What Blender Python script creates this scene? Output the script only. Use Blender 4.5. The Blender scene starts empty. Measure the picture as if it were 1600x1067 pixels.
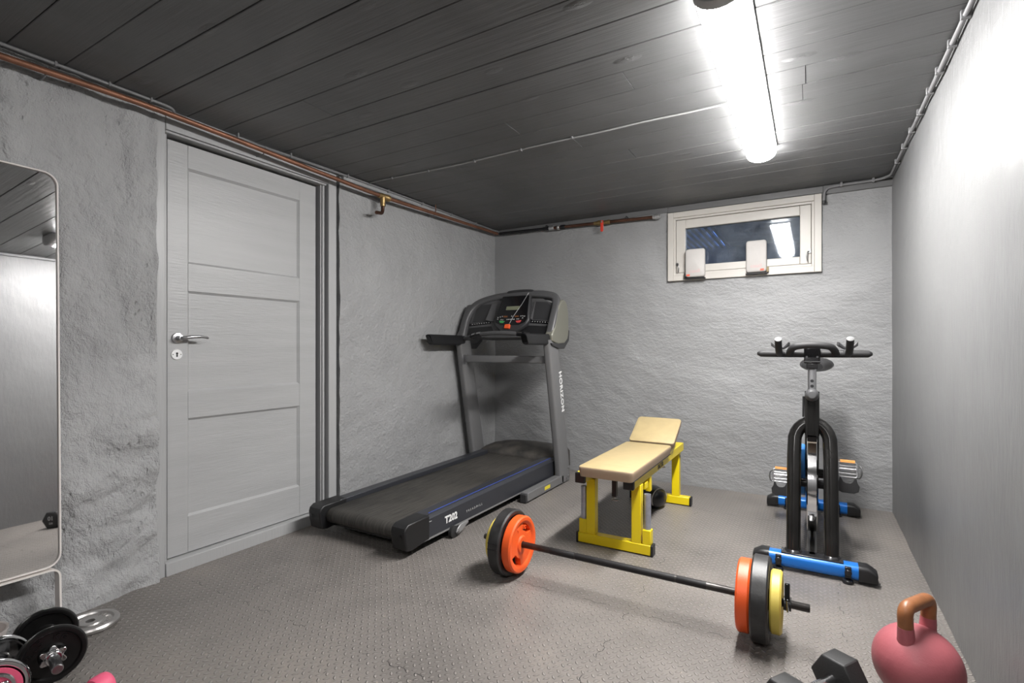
import bpy, bmesh, math, random
from mathutils import Vector, Matrix, noise, Quaternion
R = math.radians
V = Vector
random.seed(7)
scene = bpy.context.scene
COL = scene.collection

# ------------------------------------------------------------------ materials
class NT:
    def __init__(self, name):
        self.m = bpy.data.materials.new(name)
        self.m.use_nodes = True
        self.t = self.m.node_tree
        self.t.nodes.clear()
        self.out = self.n('ShaderNodeOutputMaterial')
    def n(self, typ, **kw):
        nd = self.t.nodes.new(typ)
        for k, v in kw.items():
            setattr(nd, k, v)
        return nd
    def link(self, a, b):
        self.t.links.new(a, b)
    def put(self, sock, v):
        if isinstance(v, bpy.types.NodeSocket):
            self.link(v, sock)
        else:
            sock.default_value = v
    def M(self, op, a, b=0.0, c=0.0, clamp=False):
        nd = self.n('ShaderNodeMath', operation=op)
        nd.use_clamp = clamp
        self.put(nd.inputs[0], a); self.put(nd.inputs[1], b); self.put(nd.inputs[2], c)
        return nd.outputs[0]
    def obj(self, scale=(1, 1, 1), rot=(0, 0, 0)):
        tc = self.n('ShaderNodeTexCoord')
        mp = self.n('ShaderNodeMapping')
        mp.inputs['Scale'].default_value = scale
        mp.inputs['Rotation'].default_value = rot
        self.link(tc.outputs['Object'], mp.inputs['Vector'])
        return mp.outputs[0]
    def noise(self, scale, detail=3.0, rough=0.55, stretch=(1, 1, 1), rot=(0, 0, 0), dist=0.0):
        nd = self.n('ShaderNodeTexNoise')
        nd.inputs['Scale'].default_value = scale
        nd.inputs['Detail'].default_value = detail
        nd.inputs['Roughness'].default_value = rough
        nd.inputs['Distortion'].default_value = dist
        self.link(self.obj(stretch, rot), nd.inputs['Vector'])
        return nd.outputs['Fac']
    def ramp(self, fac, stops):
        nd = self.n('ShaderNodeValToRGB')
        el = nd.color_ramp.elements
        el[0].position, el[0].color = stops[0][0], (*stops[0][1], 1)
        el[1].position, el[1].color = stops[-1][0], (*stops[-1][1], 1)
        for p, c in stops[1:-1]:
            e = el.new(p); e.color = (*c, 1)
        self.link(fac, nd.inputs[0])
        return nd.outputs[0]
    def mix(self, f, a, b):
        nd = self.n('ShaderNodeMix', data_type='RGBA')
        self.put(nd.inputs[0], f)
        self.put(nd.inputs[6], a if isinstance(a, bpy.types.NodeSocket) else (*a, 1))
        self.put(nd.inputs[7], b if isinstance(b, bpy.types.NodeSocket) else (*b, 1))
        return nd.outputs[2]
    def bump(self, h, dist, strength=1.0, prev=None):
        nd = self.n('ShaderNodeBump')
        nd.inputs['Strength'].default_value = strength
        nd.inputs['Distance'].default_value = dist
        self.link(h, nd.inputs['Height'])
        if prev is not None:
            self.link(prev, nd.inputs['Normal'])
        return nd.outputs[0]
    def bsdf(self, col, rough=0.5, metal=0.0, normal=None, **kw):
        b = self.n('ShaderNodeBsdfPrincipled')
        self.put(b.inputs['Base Color'], col if isinstance(col, bpy.types.NodeSocket) else (*col, 1))
        self.put(b.inputs['Roughness'], rough)
        self.put(b.inputs['Metallic'], metal)
        for k, v in kw.items():
            self.put(b.inputs[k], v)
        if normal is not None:
            self.link(normal, b.inputs['Normal'])
        self.link(b.outputs[0], self.out.inputs[0])
        return b

def mat(name, col, rough=0.5, metal=0.0, bumps=(), var=None, **kw):
    """plain surface; bumps = ((scale, distance, detail, stretch), ...); var = (scale, amount)"""
    N = NT(name)
    nrm = None
    for b in bumps:
        nrm = N.bump(N.noise(b[0], b[2] if len(b) > 2 else 3, stretch=b[3] if len(b) > 3 else (1, 1, 1)), b[1], 1.0, nrm)
    c = col
    if var:
        f = N.noise(var[0], 4, stretch=var[2] if len(var) > 2 else (1, 1, 1))
        a = var[1]
        lo = tuple(max(0, x * (1 - a)) for x in col); hi = tuple(min(1, x * (1 + a)) for x in col)
        c = N.ramp(f, [(0.3, lo), (0.7, hi)])
    N.bsdf(c, rough, metal, nrm, **kw)
    return N.m

GREY = (0.235, 0.237, 0.240)
def wall_mat(name, col, bumps, rough=0.5, var=0.06):
    return mat(name, col, rough, 0, bumps, (3.0, var))
M = {}
def rough_plaster():
    N = NT('rough grey plaster')
    zone = N.ramp(N.noise(2.6, 3), [(.38, (.15, .15, .15)), (.62, (1, 1, 1))])
    h = N.noise(52, 5, .65, stretch=(1, 1, .7))
    st = N.noise(15, 4, .6, stretch=(1, 1.15, .8), rot=(R(25), 0, 0), dist=.25)
    v = N.n('ShaderNodeTexVoronoi'); v.inputs['Scale'].default_value = 34
    N.link(N.obj((1, 1, .55)), v.inputs['Vector'])
    pit = N.M('MULTIPLY', N.M('SUBTRACT', .24, v.outputs['Distance'], clamp=True), N.M('GREATER_THAN', N.noise(5, 2), .54))
    nrm = N.bump(st, .022)
    nrm = N.bump(N.M('MULTIPLY', h, zone), .014, 1.0, nrm)
    nrm = N.bump(N.M('MULTIPLY', pit, -1.0), .030, 1.0, nrm)
    nrm = N.bump(N.noise(150, 4), .0034, 1.0, nrm)
    col = N.ramp(N.noise(3, 5, .6), [(.3, (0.365, 0.368, 0.372)), (.7, (0.445, 0.448, 0.453))])
    N.bsdf(col, .5, 0, nrm)
    return N.m
M['plaster_rough'] = rough_plaster()
M['plaster'] = wall_mat('grey painted plaster', (0.325, 0.328, 0.332), ((200, .0022, 3), (44, .0065, 3, (1, 1, 1.3)), (12, .010, 2)), .42)
M['plaster_back'] = wall_mat('grey trowelled plaster', (0.285, 0.288, 0.292), ((190, .0022, 3), (46, .0052, 3, (.8, 1, 1.35)), (10, .006, 2, (.7, 1, 1.4))), .40)
M['wall_smooth'] = wall_mat('grey painted wall', (0.165, 0.166, 0.168), ((300, .0007, 2), (40, .0018, 3, (1, 1.6, .35)), (9, .003, 2)), .38)
M['wood_grey'] = mat('grey painted wood', (0.40, 0.403, 0.408), .38, 0, ((9, .0009, 4, (1, 1.2, 14)), (300, .0002, 2)), (2.0, .05, (1, 1, 9)))
M['wood_grey_up'] = mat('grey painted upright wood', (0.40, 0.403, 0.408), .38, 0, ((9, .0012, 4, (10, 10, .8)), (300, .0002, 2)))
M['board_grey'] = mat('dark grey painted board', (0.135, 0.136, 0.138), .42, 0, ((9, .0010, 4, (1.2, 1, 12)),))
M['gap_shade'] = mat('painted gap shade', (0.008, 0.008, 0.0085), .8)
M['conduit'] = mat('grey painted cable', (0.20, 0.20, 0.205), .4, 0, ((60, .0004, 2),))
M['white_cable'] = mat('dull white cable', (0.30, 0.30, 0.30), .4)
M['copper'] = mat('copper', (0.235, 0.110, 0.068), .48, .6, ((60, .0006, 2),), (9, .25))
M['copper_dark'] = mat('tarnished copper', (0.13, 0.065, 0.045), .42, .8, ((60, .0006, 2),), (7, .5))
M['brass'] = mat('brass', (0.36, 0.25, 0.11), .40, .8, (), (30, .3))
M['bronze'] = mat('dull bronze clip', (0.13, 0.10, 0.05), .5, .5)
M['galv'] = mat('galvanised fitting', (0.62, 0.62, 0.62), .35, .8)
M['red_plastic'] = mat('red lever plastic', (0.62, 0.05, 0.03), .4)
M['white_frame'] = mat('white window paint', (0.53, 0.505, 0.47), .40, 0, ((60, .0003, 2),), (6, .04))
M['white_fabric'] = mat('off white padded cover', (0.47, 0.45, 0.435), .65, 0, ((120, .0006, 3),), (8, .05))
M['pale_pink'] = mat('pale pink print', (0.58, 0.36, 0.36), .6)
M['red_print'] = mat('red print', (0.70, 0.10, 0.05), .6)
M['steel'] = mat('brushed steel', (0.42, 0.42, 0.43), .28, 1.0)
M['chrome'] = mat('chrome', (0.72, 0.72, 0.73), .10, 1.0, ((25, .0006, 2),))
M['satin'] = mat('satin chrome', (0.50, 0.485, 0.475), .33, .85, ((90, .0004, 2),))
M['enamel'] = mat('nickel plated escutcheon', (0.85, 0.85, 0.85), .3, .35)
M['black'] = mat('black plastic', (0.010, 0.010, 0.011), .42, 0, ((350, .0002, 2),))
M['black_gloss'] = mat('black gloss', (0.006, 0.006, 0.007), .12)
M['black_rubber'] = mat('black rubber', (0.018, 0.018, 0.019), .6, 0, ((200, .0004, 3),))
M['black_metal'] = mat('black painted steel', (0.020, 0.020, 0.022), .25, .3, ((30, .0003, 2),))
M['dark_grey'] = mat('dark grey plastic', (0.030, 0.030, 0.032), .45)
M['mid_grey'] = mat('mid grey plastic', (0.075, 0.075, 0.078), .42)
M['tm_grey'] = mat('grey powder coated steel', (0.150, 0.150, 0.153), .40)
M['olive'] = mat('champagne grey plastic', (0.20, 0.198, 0.165), .34, .3)
M['silver_paint'] = mat('silver paint', (0.33, 0.33, 0.335), .4, .5)
M['rail'] = mat('dark blue grey rail', (0.036, 0.038, 0.046), .34, .2)
M['blue_line'] = mat('blue piping', (0.05, 0.10, 0.45), .4)
M['white_print'] = mat('white print', (0.75, 0.75, 0.75), .5)
M['grey_print'] = mat('grey print', (0.42, 0.42, 0.42), .5)
M['lcd'] = mat('lcd panel', (0.17, 0.18, 0.12), .3)
M['amber'] = mat('dim amber window', (0.16, 0.06, 0.02), .3)
M['green_button'] = mat('green button', (0.05, 0.33, 0.10), .4)
M['red_button'] = mat('red button', (0.55, 0.06, 0.06), .4)
M['key'] = mat('orange red safety key', (0.75, 0.10, 0.02), .4)
M['yellow_label'] = mat('yellow label', (0.75, 0.62, 0.04), .5)
M['yellow'] = mat('yellow gloss paint', (0.78, 0.60, 0.008), .32, 0, ((40, .0003, 2),))
M['tan'] = mat('tan leatherette', (0.385, 0.300, 0.155), .52, 0, ((260, .0004, 3), (12, .0015, 2)), (20, .06))
M['tan_side'] = mat('tan leatherette edge', (0.31, 0.228, 0.155), .55, 0, ((260, .0004, 3),))
M['zinc'] = mat('zinc tube', (0.42, 0.44, 0.50), .45, .7, ((90, .0005, 3),), (35, .15))
M['orange'] = mat('orange rubber plate', (0.82, 0.105, 0.018), .42, 0, ((150, .0004, 2),))
M['plate_black'] = mat('worn black rubber plate', (0.024, 0.0235, 0.024), .42, 0, ((60, .0008, 3),), (18, .5))
M['plate_yellow'] = mat('yellow rubber plate', (0.66, 0.52, 0.10), .45, 0, ((150, .0004, 2),))
M['bar'] = mat('dark steel bar', (0.05, 0.046, 0.044), .36, .7, ((40, .0003, 2),), (14, .4))
M['knurl'] = mat('knurled dark steel', (0.022, 0.021, 0.022), .5, .5, ((900, .0006, 1),))
M['bike_black'] = mat('black lacquered steel', (0.013, 0.0125, 0.012), .15, .15, (), (12, .35))
M['bike_blue'] = mat('blue lacquered steel', (0.010, 0.16, 0.58), .28, .1)
M['bike_light_blue'] = mat('light blue plastic', (0.06, 0.27, 0.72), .35)
M['foam'] = mat('black foam grip', (0.016, 0.016, 0.017), .6, 0, ((250, .0005, 3),))
M['foam_end'] = mat('grey grip end', (0.13, 0.13, 0.13), .7)
M['reflector'] = mat('amber reflector', (0.80, 0.33, 0.08), .25)
M['kb_pink'] = mat('pink painted iron', (0.385, 0.103, 0.121), .47, 0, ((35, .0014, 3), (7, .002, 2)), (9, .09))
M['kb_brown'] = mat('worn brown handle', (0.27, 0.105, 0.040), .40, 0, ((150, .0004, 3),), (22, .25))
M['hex_black'] = mat('black urethane', (0.017, 0.017, 0.0175), .55, 0, ((160, .0006, 3),))
M['iron_black'] = mat('black painted iron', (0.007, 0.0068, 0.007), .30, .2, ((45, .0008, 3),), (20, .3))
M['pink'] = mat('pink vinyl', (0.80, 0.115, 0.22), .5)
M['pale_steel'] = mat('pale enamel steel', (0.62, 0.57, 0.55), .35, .2)
M['mirror_glass'] = mat('mirror silvering', (0.80, 0.80, 0.80), .015, 1.0)
M['mirror_frame'] = mat('cream white lacquer', (0.78, 0.73, 0.70), .4)
M['cream'] = mat('cream block', (0.62, 0.55, 0.46), .6)
M['leather'] = mat('black leather', (0.012, 0.012, 0.014), .28, 0, ((90, .0008, 3),))
M['well'] = mat('dark concrete well', (0.10, 0.12, 0.16), .8, 0, ((40, .004, 3),), (7, .35))
M['grating'] = mat('dark grating', (0.02, 0.022, 0.026), .6)
M['lamp_cap'] = mat('grey lamp end cap', (0.42, 0.42, 0.42), .45)
M['ceil_back'] = mat('black board backing', (0.004, 0.004, 0.004), .9)

def ceiling_mat():
    N = NT('dark grey painted boards')
    h1 = N.noise(6, 5, stretch=(.5, 9, 1))
    h2 = N.noise(2.2, 3, dist=1.5)
    nrm = N.bump(h1, .0022)
    knots = N.n('ShaderNodeTexVoronoi'); knots.inputs['Scale'].default_value = 3.4
    N.link(N.obj((.8, 2.0, 1)), knots.inputs['Vector'])
    k = N.M('MULTIPLY', N.M('SUBTRACT', 0.16, knots.outputs['Distance'], clamp=True), 5.0, clamp=True)
    wob = N.noise(45, 4)
    nrm = N.bump(N.M('MULTIPLY', k, wob), .014, 1.0, nrm)
    nrm = N.bump(N.noise(220, 2), .0002, 1.0, nrm)
    col = N.ramp(h2, [(0.3, (0.112, 0.113, 0.114)), (0.7, (0.140, 0.141, 0.143))])
    N.bsdf(col, N.M('ADD', .36, N.M('MULTIPLY', h1, .12)), 0, nrm)
    return N.m
M['ceiling'] = ceiling_mat()

def floor_mat():
    """rubber tiles with a checker-plate tread and jigsaw seams"""
    N = NT('dusty dark rubber tread tiles')
    tc = N.n('ShaderNodeTexCoord')
    sx = N.n('ShaderNodeSeparateXYZ'); N.link(tc.outputs['Object'], sx.inputs[0])
    x, y = sx.outputs[0], sx.outputs[1]
    p = 0.0245
    c = .70710678 / p
    a = N.M('MULTIPLY', N.M('ADD', x, y), c)
    b = N.M('MULTIPLY', N.M('SUBTRACT', y, x), c)
    ia, ib = N.M('FLOOR', a), N.M('FLOOR', b)
    fa = N.M('SUBTRACT', N.M('SUBTRACT', a, ia), .5)
    fb = N.M('SUBTRACT', N.M('SUBTRACT', b, ib), .5)
    par = N.M('ABSOLUTE', N.M('MODULO', N.M('ADD', N.M('ADD', ia, ib), 1000.0), 2.0))
    par = N.M('GREATER_THAN', par, .5)
    def bar(l, w):
        e = N.M('SUBTRACT', .21, N.M('MULTIPLY', N.M('MULTIPLY', l, l), .21 / (.47 * .47)))
        return N.M('MULTIPLY', N.M('SUBTRACT', e, N.M('ABSOLUTE', w)), 9.0, clamp=True)
    h = N.M('ADD', N.M('MULTIPLY', bar(fa, fb), par), N.M('MULTIPLY', bar(fb, fa), N.M('SUBTRACT', 1.0, par)))
    # jigsaw seams every 0.62 m
    def seam(u, w, off):
        wig = N.M('MULTIPLY', N.M('SINE', N.M('MULTIPLY', w, 90.0)), .009)
        wig = N.M('MAXIMUM', N.M('MINIMUM', wig, .0055), -.0055)
        q = N.M('DIVIDE', N.M('ADD', N.M('ADD', u, off), wig), .72)
        d = N.M('ABSOLUTE', N.M('SUBTRACT', N.M('SUBTRACT', q, N.M('FLOOR', q)), .5))
        return N.M('LESS_THAN', d, .0017)
    broken = N.M('GREATER_THAN', N.noise(9, 3), .54)
    s = N.M('MULTIPLY', N.M('MAXIMUM', seam(x, y, .256), seam(y, x, -.87)), broken)
    dust = N.noise(1.7, 6, .62)
    fine = N.noise(60, 3)
    col = N.ramp(dust, [(0.30, (0.125, 0.115, 0.108)), (0.55, (0.195, 0.178, 0.165)), (0.75, (0.255, 0.227, 0.203))])
    col = N.mix(N.M('MULTIPLY', h, .55), col, N.ramp(fine, [(.3, (0.31, 0.285, 0.268)), (.7, (0.42, 0.39, 0.366))]))
    spk = N.M('GREATER_THAN', N.noise(38, 2), .735)
    col = N.mix(N.M('MULTIPLY', spk, .55), col, (0.36, 0.32, 0.27))
    col = N.mix(s, col, (0.006, 0.006, 0.006))
    nrm = N.bump(h, .0045, 1.0)
    nrm = N.bump(N.M('MULTIPLY', fine, 1.0), .0007, 1.0, nrm)
    N.bsdf(col, N.M('ADD', .30, N.M('MULTIPLY', dust, .20)), 0, nrm, **{'Specular IOR Level': .5})
    return N.m
M['floor'] = floor_mat()

def belt_mat():
    N = NT('worn running belt')
    f = N.noise(7, 5, .65, stretch=(22, .7, 1))
    g = N.noise(2.5, 3)
    col = N.ramp(N.M('ADD', N.M('MULTIPLY', f, .7), N.M('MULTIPLY', g, .3)), [(.40, (0.014, 0.0135, 0.0128)), (.60, (0.075, 0.069, 0.061))])
    N.bsdf(col, .55, 0, N.bump(N.noise(500, 2), .0004))
    return N.m
M['belt'] = belt_mat()

def hood_mat():
    N = NT('dusty motor hood')
    col = N.ramp(N.noise(9, 5, .6), [(.35, (0.030, 0.029, 0.028)), (.7, (0.095, 0.085, 0.075))])
    N.bsdf(col, .5)
    return N.m
M['hood'] = hood_mat()

def glass_mat():
    N = NT('window glass')
    g = N.n('ShaderNodeBsdfGlossy'); g.inputs['Roughness'].default_value = .035
    g.inputs['Color'].default_value = (1, 1, 1, 1)
    t = N.n('ShaderNodeBsdfTransparent'); t.inputs['Color'].default_value = (.80, .88, .96, 1)
    fr = N.n('ShaderNodeFresnel'); fr.inputs['IOR'].default_value = 1.55
    mx = N.n('ShaderNodeMixShader')
    N.link(N.M('MULTIPLY', fr.outputs[0], 1.1, clamp=True), mx.inputs[0])
    N.link(t.outputs[0], mx.inputs[1]); N.link(g.outputs[0], mx.inputs[2])
    d = N.n('ShaderNodeBsdfDiffuse'); d.inputs['Color'].default_value = (.30, .34, .40, 1)
    m2 = N.n('ShaderNodeMixShader')
    veil = N.noise(9, 6, .7)  # patchy grey-blue diffuse mixed in to raise the pane tone
    N.link(N.M('MULTIPLY', N.M('SUBTRACT', veil, .22, clamp=True), .50), m2.inputs[0])
    N.link(mx.outputs[0], m2.inputs[1]); N.link(d.outputs[0], m2.inputs[2])
    N.link(m2.outputs[0], N.out.inputs[0])
    return N.m
M['glass'] = glass_mat()

def emit_mat(name, col, s):
    N = NT(name)
    e = N.n('ShaderNodeEmission')
    e.inputs[0].default_value = (*col, 1); e.inputs[1].default_value = s
    N.link(e.outputs[0], N.out.inputs[0])
    return N.m
LAMP = 17.0
M['diffuser'] = emit_mat('lit fluorescent diffuser', (1.0, .982, .962), LAMP)
M['diffuser_side'] = emit_mat('flank of the lit diffuser', (1.0, .982, .962), LAMP * .32)

# ------------------------------------------------------------------ mesh builder
class B:
    def __init__(self):
        self.bm = bmesh.new()
    def _face(self, vs):
        try:
            return self.bm.faces.new(vs)
        except ValueError:
            return None
    def hexa(self, pts):
        v = [self.bm.verts.new(p) for p in pts]
        for f in ((0, 3, 2, 1), (4, 5, 6, 7), (0, 1, 5, 4), (1, 2, 6, 5), (2, 3, 7, 6), (3, 0, 4, 7)):
            self._face([v[i] for i in f])
        return self
    def box(self, x0, x1, y0, y1, z0, z1):
        return self.hexa([(x0, y0, z0), (x1, y0, z0), (x1, y1, z0), (x0, y1, z0),
                          (x0, y0, z1), (x1, y0, z1), (x1, y1, z1), (x0, y1, z1)])
    def mbox(self, size, mtx):
        a, b, c = (s / 2 for s in size)
        return self.hexa([mtx @ V(p) for p in ((-a, -b, -c), (a, -b, -c), (a, b, -c), (-a, b, -c),
                                               (-a, -b, c), (a, -b, c), (a, b, c), (-a, b, c))])
    def loft(self, rings, closed=False, cap=True):
        rs = [[self.bm.verts.new(p) for p in r] for r in rings]
        n = len(rs[0])
        m = len(rs)
        for i in range(m if closed else m - 1):
            a, b = rs[i], rs[(i + 1) % m]
            for j in range(n):
                self._face((a[j], a[(j + 1) % n], b[(j + 1) % n], b[j]))
        if cap and not closed:
            self._face(list(reversed(rs[0]))); self._face(rs[-1])
        return self
    def sweep(self, pts, prof, closed=False, cap=True, up=None, scale=None):
        """prof: 2-D outline in (side, up) of the moving frame"""
        pts = [V(p) for p in pts]
        n = len(pts)
        tang = []
        for i in range(n):
            if closed:
                t = pts[(i + 1) % n] - pts[i - 1]
            else:
                t = pts[min(i + 1, n - 1)] - pts[max(i - 1, 0)]
            tang.append(t.normalized())
        u = V(up) if up is not None else (V((0, 0, 1)) if abs(tang[0].z) < .9 else V((0, 1, 0)))
        u = (u - tang[0] * u.dot(tang[0])).normalized()
        rings = []
        for i in range(n):
            if i:
                if up is not None:
                    u = V(up)
                else:
                    u = tang[i - 1].rotation_difference(tang[i]) @ u
                u = (u - tang[i] * u.dot(tang[i])).normalized()
            s = tang[i].cross(u)
            k = scale[i] if scale else 1.0
            rings.append([pts[i] + s * (a * k) + u * (b * k) for a, b in prof])
        return self.loft(rings, closed, cap)
    def tube(self, pts, r, seg=14, closed=False, cap=True):
        if isinstance(r, (list, tuple)):
            prof = circle(1.0, seg)
            return self.sweep(pts, prof, closed, cap, scale=list(r))
        return self.sweep(pts, circle(r, seg), closed, cap)
    def lathe(self, prof, mtx=Matrix(), seg=40, closed=False):
        """prof = [(r, h), ...] about local z"""
        cols = []
        for r, h in prof:
            if r < 1e-6:
                cols.append([self.bm.verts.new(mtx @ V((0, 0, h)))])
            else:
                cols.append([self.bm.verts.new(mtx @ V((r * math.cos(2 * math.pi * k / seg), r * math.sin(2 * math.pi * k / seg), h))) for k in range(seg)])
        m = len(cols)
        for i in range(m if closed else m - 1):
            a, b = cols[i], cols[(i + 1) % m]
            for k in range(seg):
                l = (k + 1) % seg
                if len(a) == 1 and len(b) == 1:
                    continue
                if len(a) == 1:
                    self._face((a[0], b[k], b[l]))
                elif len(b) == 1:
                    self._face((a[k], b[0], a[l]))
                else:
                    self._face((a[k], b[k], b[l], a[l]))
        return self
    def prism(self, outline, h0, h1, mtx=Matrix()):
        a = [self.bm.verts.new(mtx @ V((x, y, h0))) for x, y in outline]
        b = [self.bm.verts.new(mtx @ V((x, y, h1))) for x, y in outline]
        n = len(a)
        self._face(list(reversed(a))); self._face(b)
        for i in range(n):
            self._face((a[i], a[(i + 1) % n], b[(i + 1) % n], b[i]))
        return self
    def sphere(self, c, r, seg=24, rings=14, sc=(1, 1, 1), rot=None):
        mt = Matrix.Translation(c) @ (rot.to_4x4() if rot else Matrix()) @ Matrix.Diagonal((r * sc[0], r * sc[1], r * sc[2], 1))
        prof = [(math.sin(math.pi * i / rings), -math.cos(math.pi * i / rings)) for i in range(rings + 1)]
        prof[0] = (0, -1); prof[-1] = (0, 1)
        return self.lathe(prof, mt, seg)

def circle(r, seg=14, ry=None):
    ry = r if ry is None else ry
    return [(r * math.cos(2 * math.pi * k / seg), ry * math.sin(2 * math.pi * k / seg)) for k in range(seg)]
def rrect(w, h, r, n=5, cx=0, cy=0):
    pts = []
    for (x, y, a) in ((w / 2 - r, h / 2 - r, 0), (-w / 2 + r, h / 2 - r, 90), (-w / 2 + r, -h / 2 + r, 180), (w / 2 - r, -h / 2 + r, 270)):
        for k in range(n + 1):
            t = R(a + 90 * k / n)
            pts.append((cx + x + r * math.cos(t), cy + y + r * math.sin(t)))
    return pts
def fillet(pts, r, n=6):
    pts = [V(p) for p in pts]
    out = [pts[0]]
    for i in range(1, len(pts) - 1):
        p = pts[i]
        a, b = (pts[i - 1] - p), (pts[i + 1] - p)
        rr = min(r, a.length * .49, b.length * .49)
        s, e = p + a.normalized() * rr, p + b.normalized() * rr
        for k in range(n + 1):
            t = k / n
            out.append(s * (1 - t) ** 2 + p * (2 * t * (1 - t)) + e * t * t)
    out.append(pts[-1])
    return out
def spline(pts, n=8):
    pts = [V(p) for p in pts]
    P = [pts[0] * 2 - pts[1]] + pts + [pts[-1] * 2 - pts[-2]]
    out = []
    for i in range(1, len(P) - 2):
        a, b, c, d = P[i - 1:i + 3]
        for k in range(n):
            t = k / n
            out.append(.5 * ((2 * b) + (c - a) * t + (2 * a - 5 * b + 4 * c - d) * t * t + (3 * b - a - 3 * c + d) * t ** 3))
    out.append(pts[-1])
    return out
def frame(o, x, y):
    x = V(x).normalized(); y = V(y); y = (y - x * y.dot(x)).normalized(); z = x.cross(y)
    m = Matrix((x, y, z)).transposed().to_4x4(); m.translation = V(o)
    return m
def axis_z(o, z, x=None):
    z = V(z).normalized()
    x = V(x) if x is not None else (V((0, 0, 1)) if abs(z.z) < .9 else V((1, 0, 0)))
    x = (x - z * x.dot(z)).normalized(); y = z.cross(x)
    m = Matrix((x, y, z)).transposed().to_4x4(); m.translation = V(o)
    return m

# ------------------------------------------------------------------ objects
ORG = {}
def thing(name, label, cat, loc=(0, 0, 0), group=None, local=False):
    o = bpy.data.objects.new(name, None)
    o.empty_display_size = .1
    COL.objects.link(o)
    o.location = loc
    o['label'] = label; o['category'] = cat
    if group: o['group'] = group
    ORG[o.name] = V((0, 0, 0)) if local else V(loc)
    return o
def tag(o, label, cat, group=None):
    o['label'] = label; o['category'] = cat
    if group: o['group'] = group
    return o
def part(name, b, m, parent=None, bevel=0, seg=2, label=None, smooth=35, kind=None, base=None):
    bm = b.bm if isinstance(b, B) else b
    org = ORG.get(parent.name, V((0, 0, 0))) if parent else (V(base) if base else V((0, 0, 0)))
    if org.length > 0:
        bmesh.ops.translate(bm, vec=-org, verts=bm.verts[:])
    bmesh.ops.recalc_face_normals(bm, faces=bm.faces[:])
    me = bpy.data.meshes.new(name)
    bm.to_mesh(me); bm.free()
    me.polygons.foreach_set('use_smooth', [True] * len(me.polygons))
    me.set_sharp_from_angle(angle=R(smooth))
    me.materials.append(M[m] if isinstance(m, str) else m)
    o = bpy.data.objects.new(name, me)
    COL.objects.link(o)
    if parent:
        o.parent = parent
    elif base:
        o.location = base
    ORG[o.name] = org
    if bevel:
        md = o.modifiers.new('bevel', 'BEVEL')
        md.width = bevel; md.segments = seg; md.limit_method = 'ANGLE'; md.angle_limit = R(40)
    if label: o['label'] = label
    if kind: o['kind'] = kind
    return o
def struct(name, b, m, bevel=0, smooth=35):
    return part(name, b, m, None, bevel, kind='structure', smooth=smooth)
def text_bm(s, size, mtx, depth=.0008, bold=0.0, spacing=1.0, align='CENTER', shear=0.0):
    cu = bpy.data.curves.new('lettering', 'FONT')
    cu.body = s; cu.size = size; cu.extrude = depth; cu.offset = bold
    cu.align_x = align; cu.align_y = 'CENTER'; cu.space_character = spacing; cu.shear = shear
    cu.resolution_u = 3
    o = bpy.data.objects.new('lettering', cu); COL.objects.link(o)
    dg = bpy.context.evaluated_depsgraph_get(); dg.update()
    me = bpy.data.meshes.new_from_object(o.evaluated_get(dg))
    me.transform(mtx)
    b = B(); b.bm.from_mesh(me)
    bpy.data.objects.remove(o); bpy.data.curves.remove(cu); bpy.data.meshes.remove(me)
    return b
def text(name, s, size, mtx, m, parent, **kw):
    return part(name, text_bm(s, size, mtx, **kw), m, parent, smooth=20)
def arc_text(b, s, size, mtx, rad, mid_deg, step_deg, depth=.0015):
    """letters standing on a circle of the plane of mtx, reading clockwise"""
    n = len(s)
    for i, ch in enumerate(s):
        a = R(mid_deg - (i - (n - 1) / 2) * step_deg)
        loc = Matrix.Translation((rad * math.cos(a), rad * math.sin(a), 0)) @ Matrix.Rotation(a - math.pi / 2, 4, 'Z')
        if ch == ' ': continue
        t = text_bm(ch, size, mtx @ loc, depth, .0006)
        me = bpy.data.meshes.new('t'); t.bm.to_mesh(me); t.bm.free()
        b.bm.from_mesh(me); bpy.data.meshes.remove(me)
    return b
def boolean(o, cutter_b):
    """carve the cutter out of o and bake the result"""
    me = bpy.data.meshes.new('cut'); bmesh.ops.recalc_face_normals(cutter_b.bm, faces=cutter_b.bm.faces[:])
    cutter_b.bm.to_mesh(me); cutter_b.bm.free()
    c = bpy.data.objects.new('cut', me); COL.objects.link(c)
    par = o.parent
    o.parent = None
    md = o.modifiers.new('b', 'BOOLEAN'); md.object = c; md.operation = 'DIFFERENCE'; md.solver = 'EXACT'
    dg = bpy.context.evaluated_depsgraph_get(); dg.update()
    nm = bpy.data.meshes.new_from_object(o.evaluated_get(dg))
    o.modifiers.clear()
    old = o.data; nm.name = old.name; o.data = nm; bpy.data.meshes.remove(old)
    nm.polygons.foreach_set('use_smooth', [True] * len(nm.polygons)); nm.set_sharp_from_angle(angle=R(35))
    o.parent = par
    bpy.data.objects.remove(c); bpy.data.meshes.remove(me)

LX, RX, BY, FY, CZ = -2.505, 0.439, 3.96, -1.50, 2.10

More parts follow.
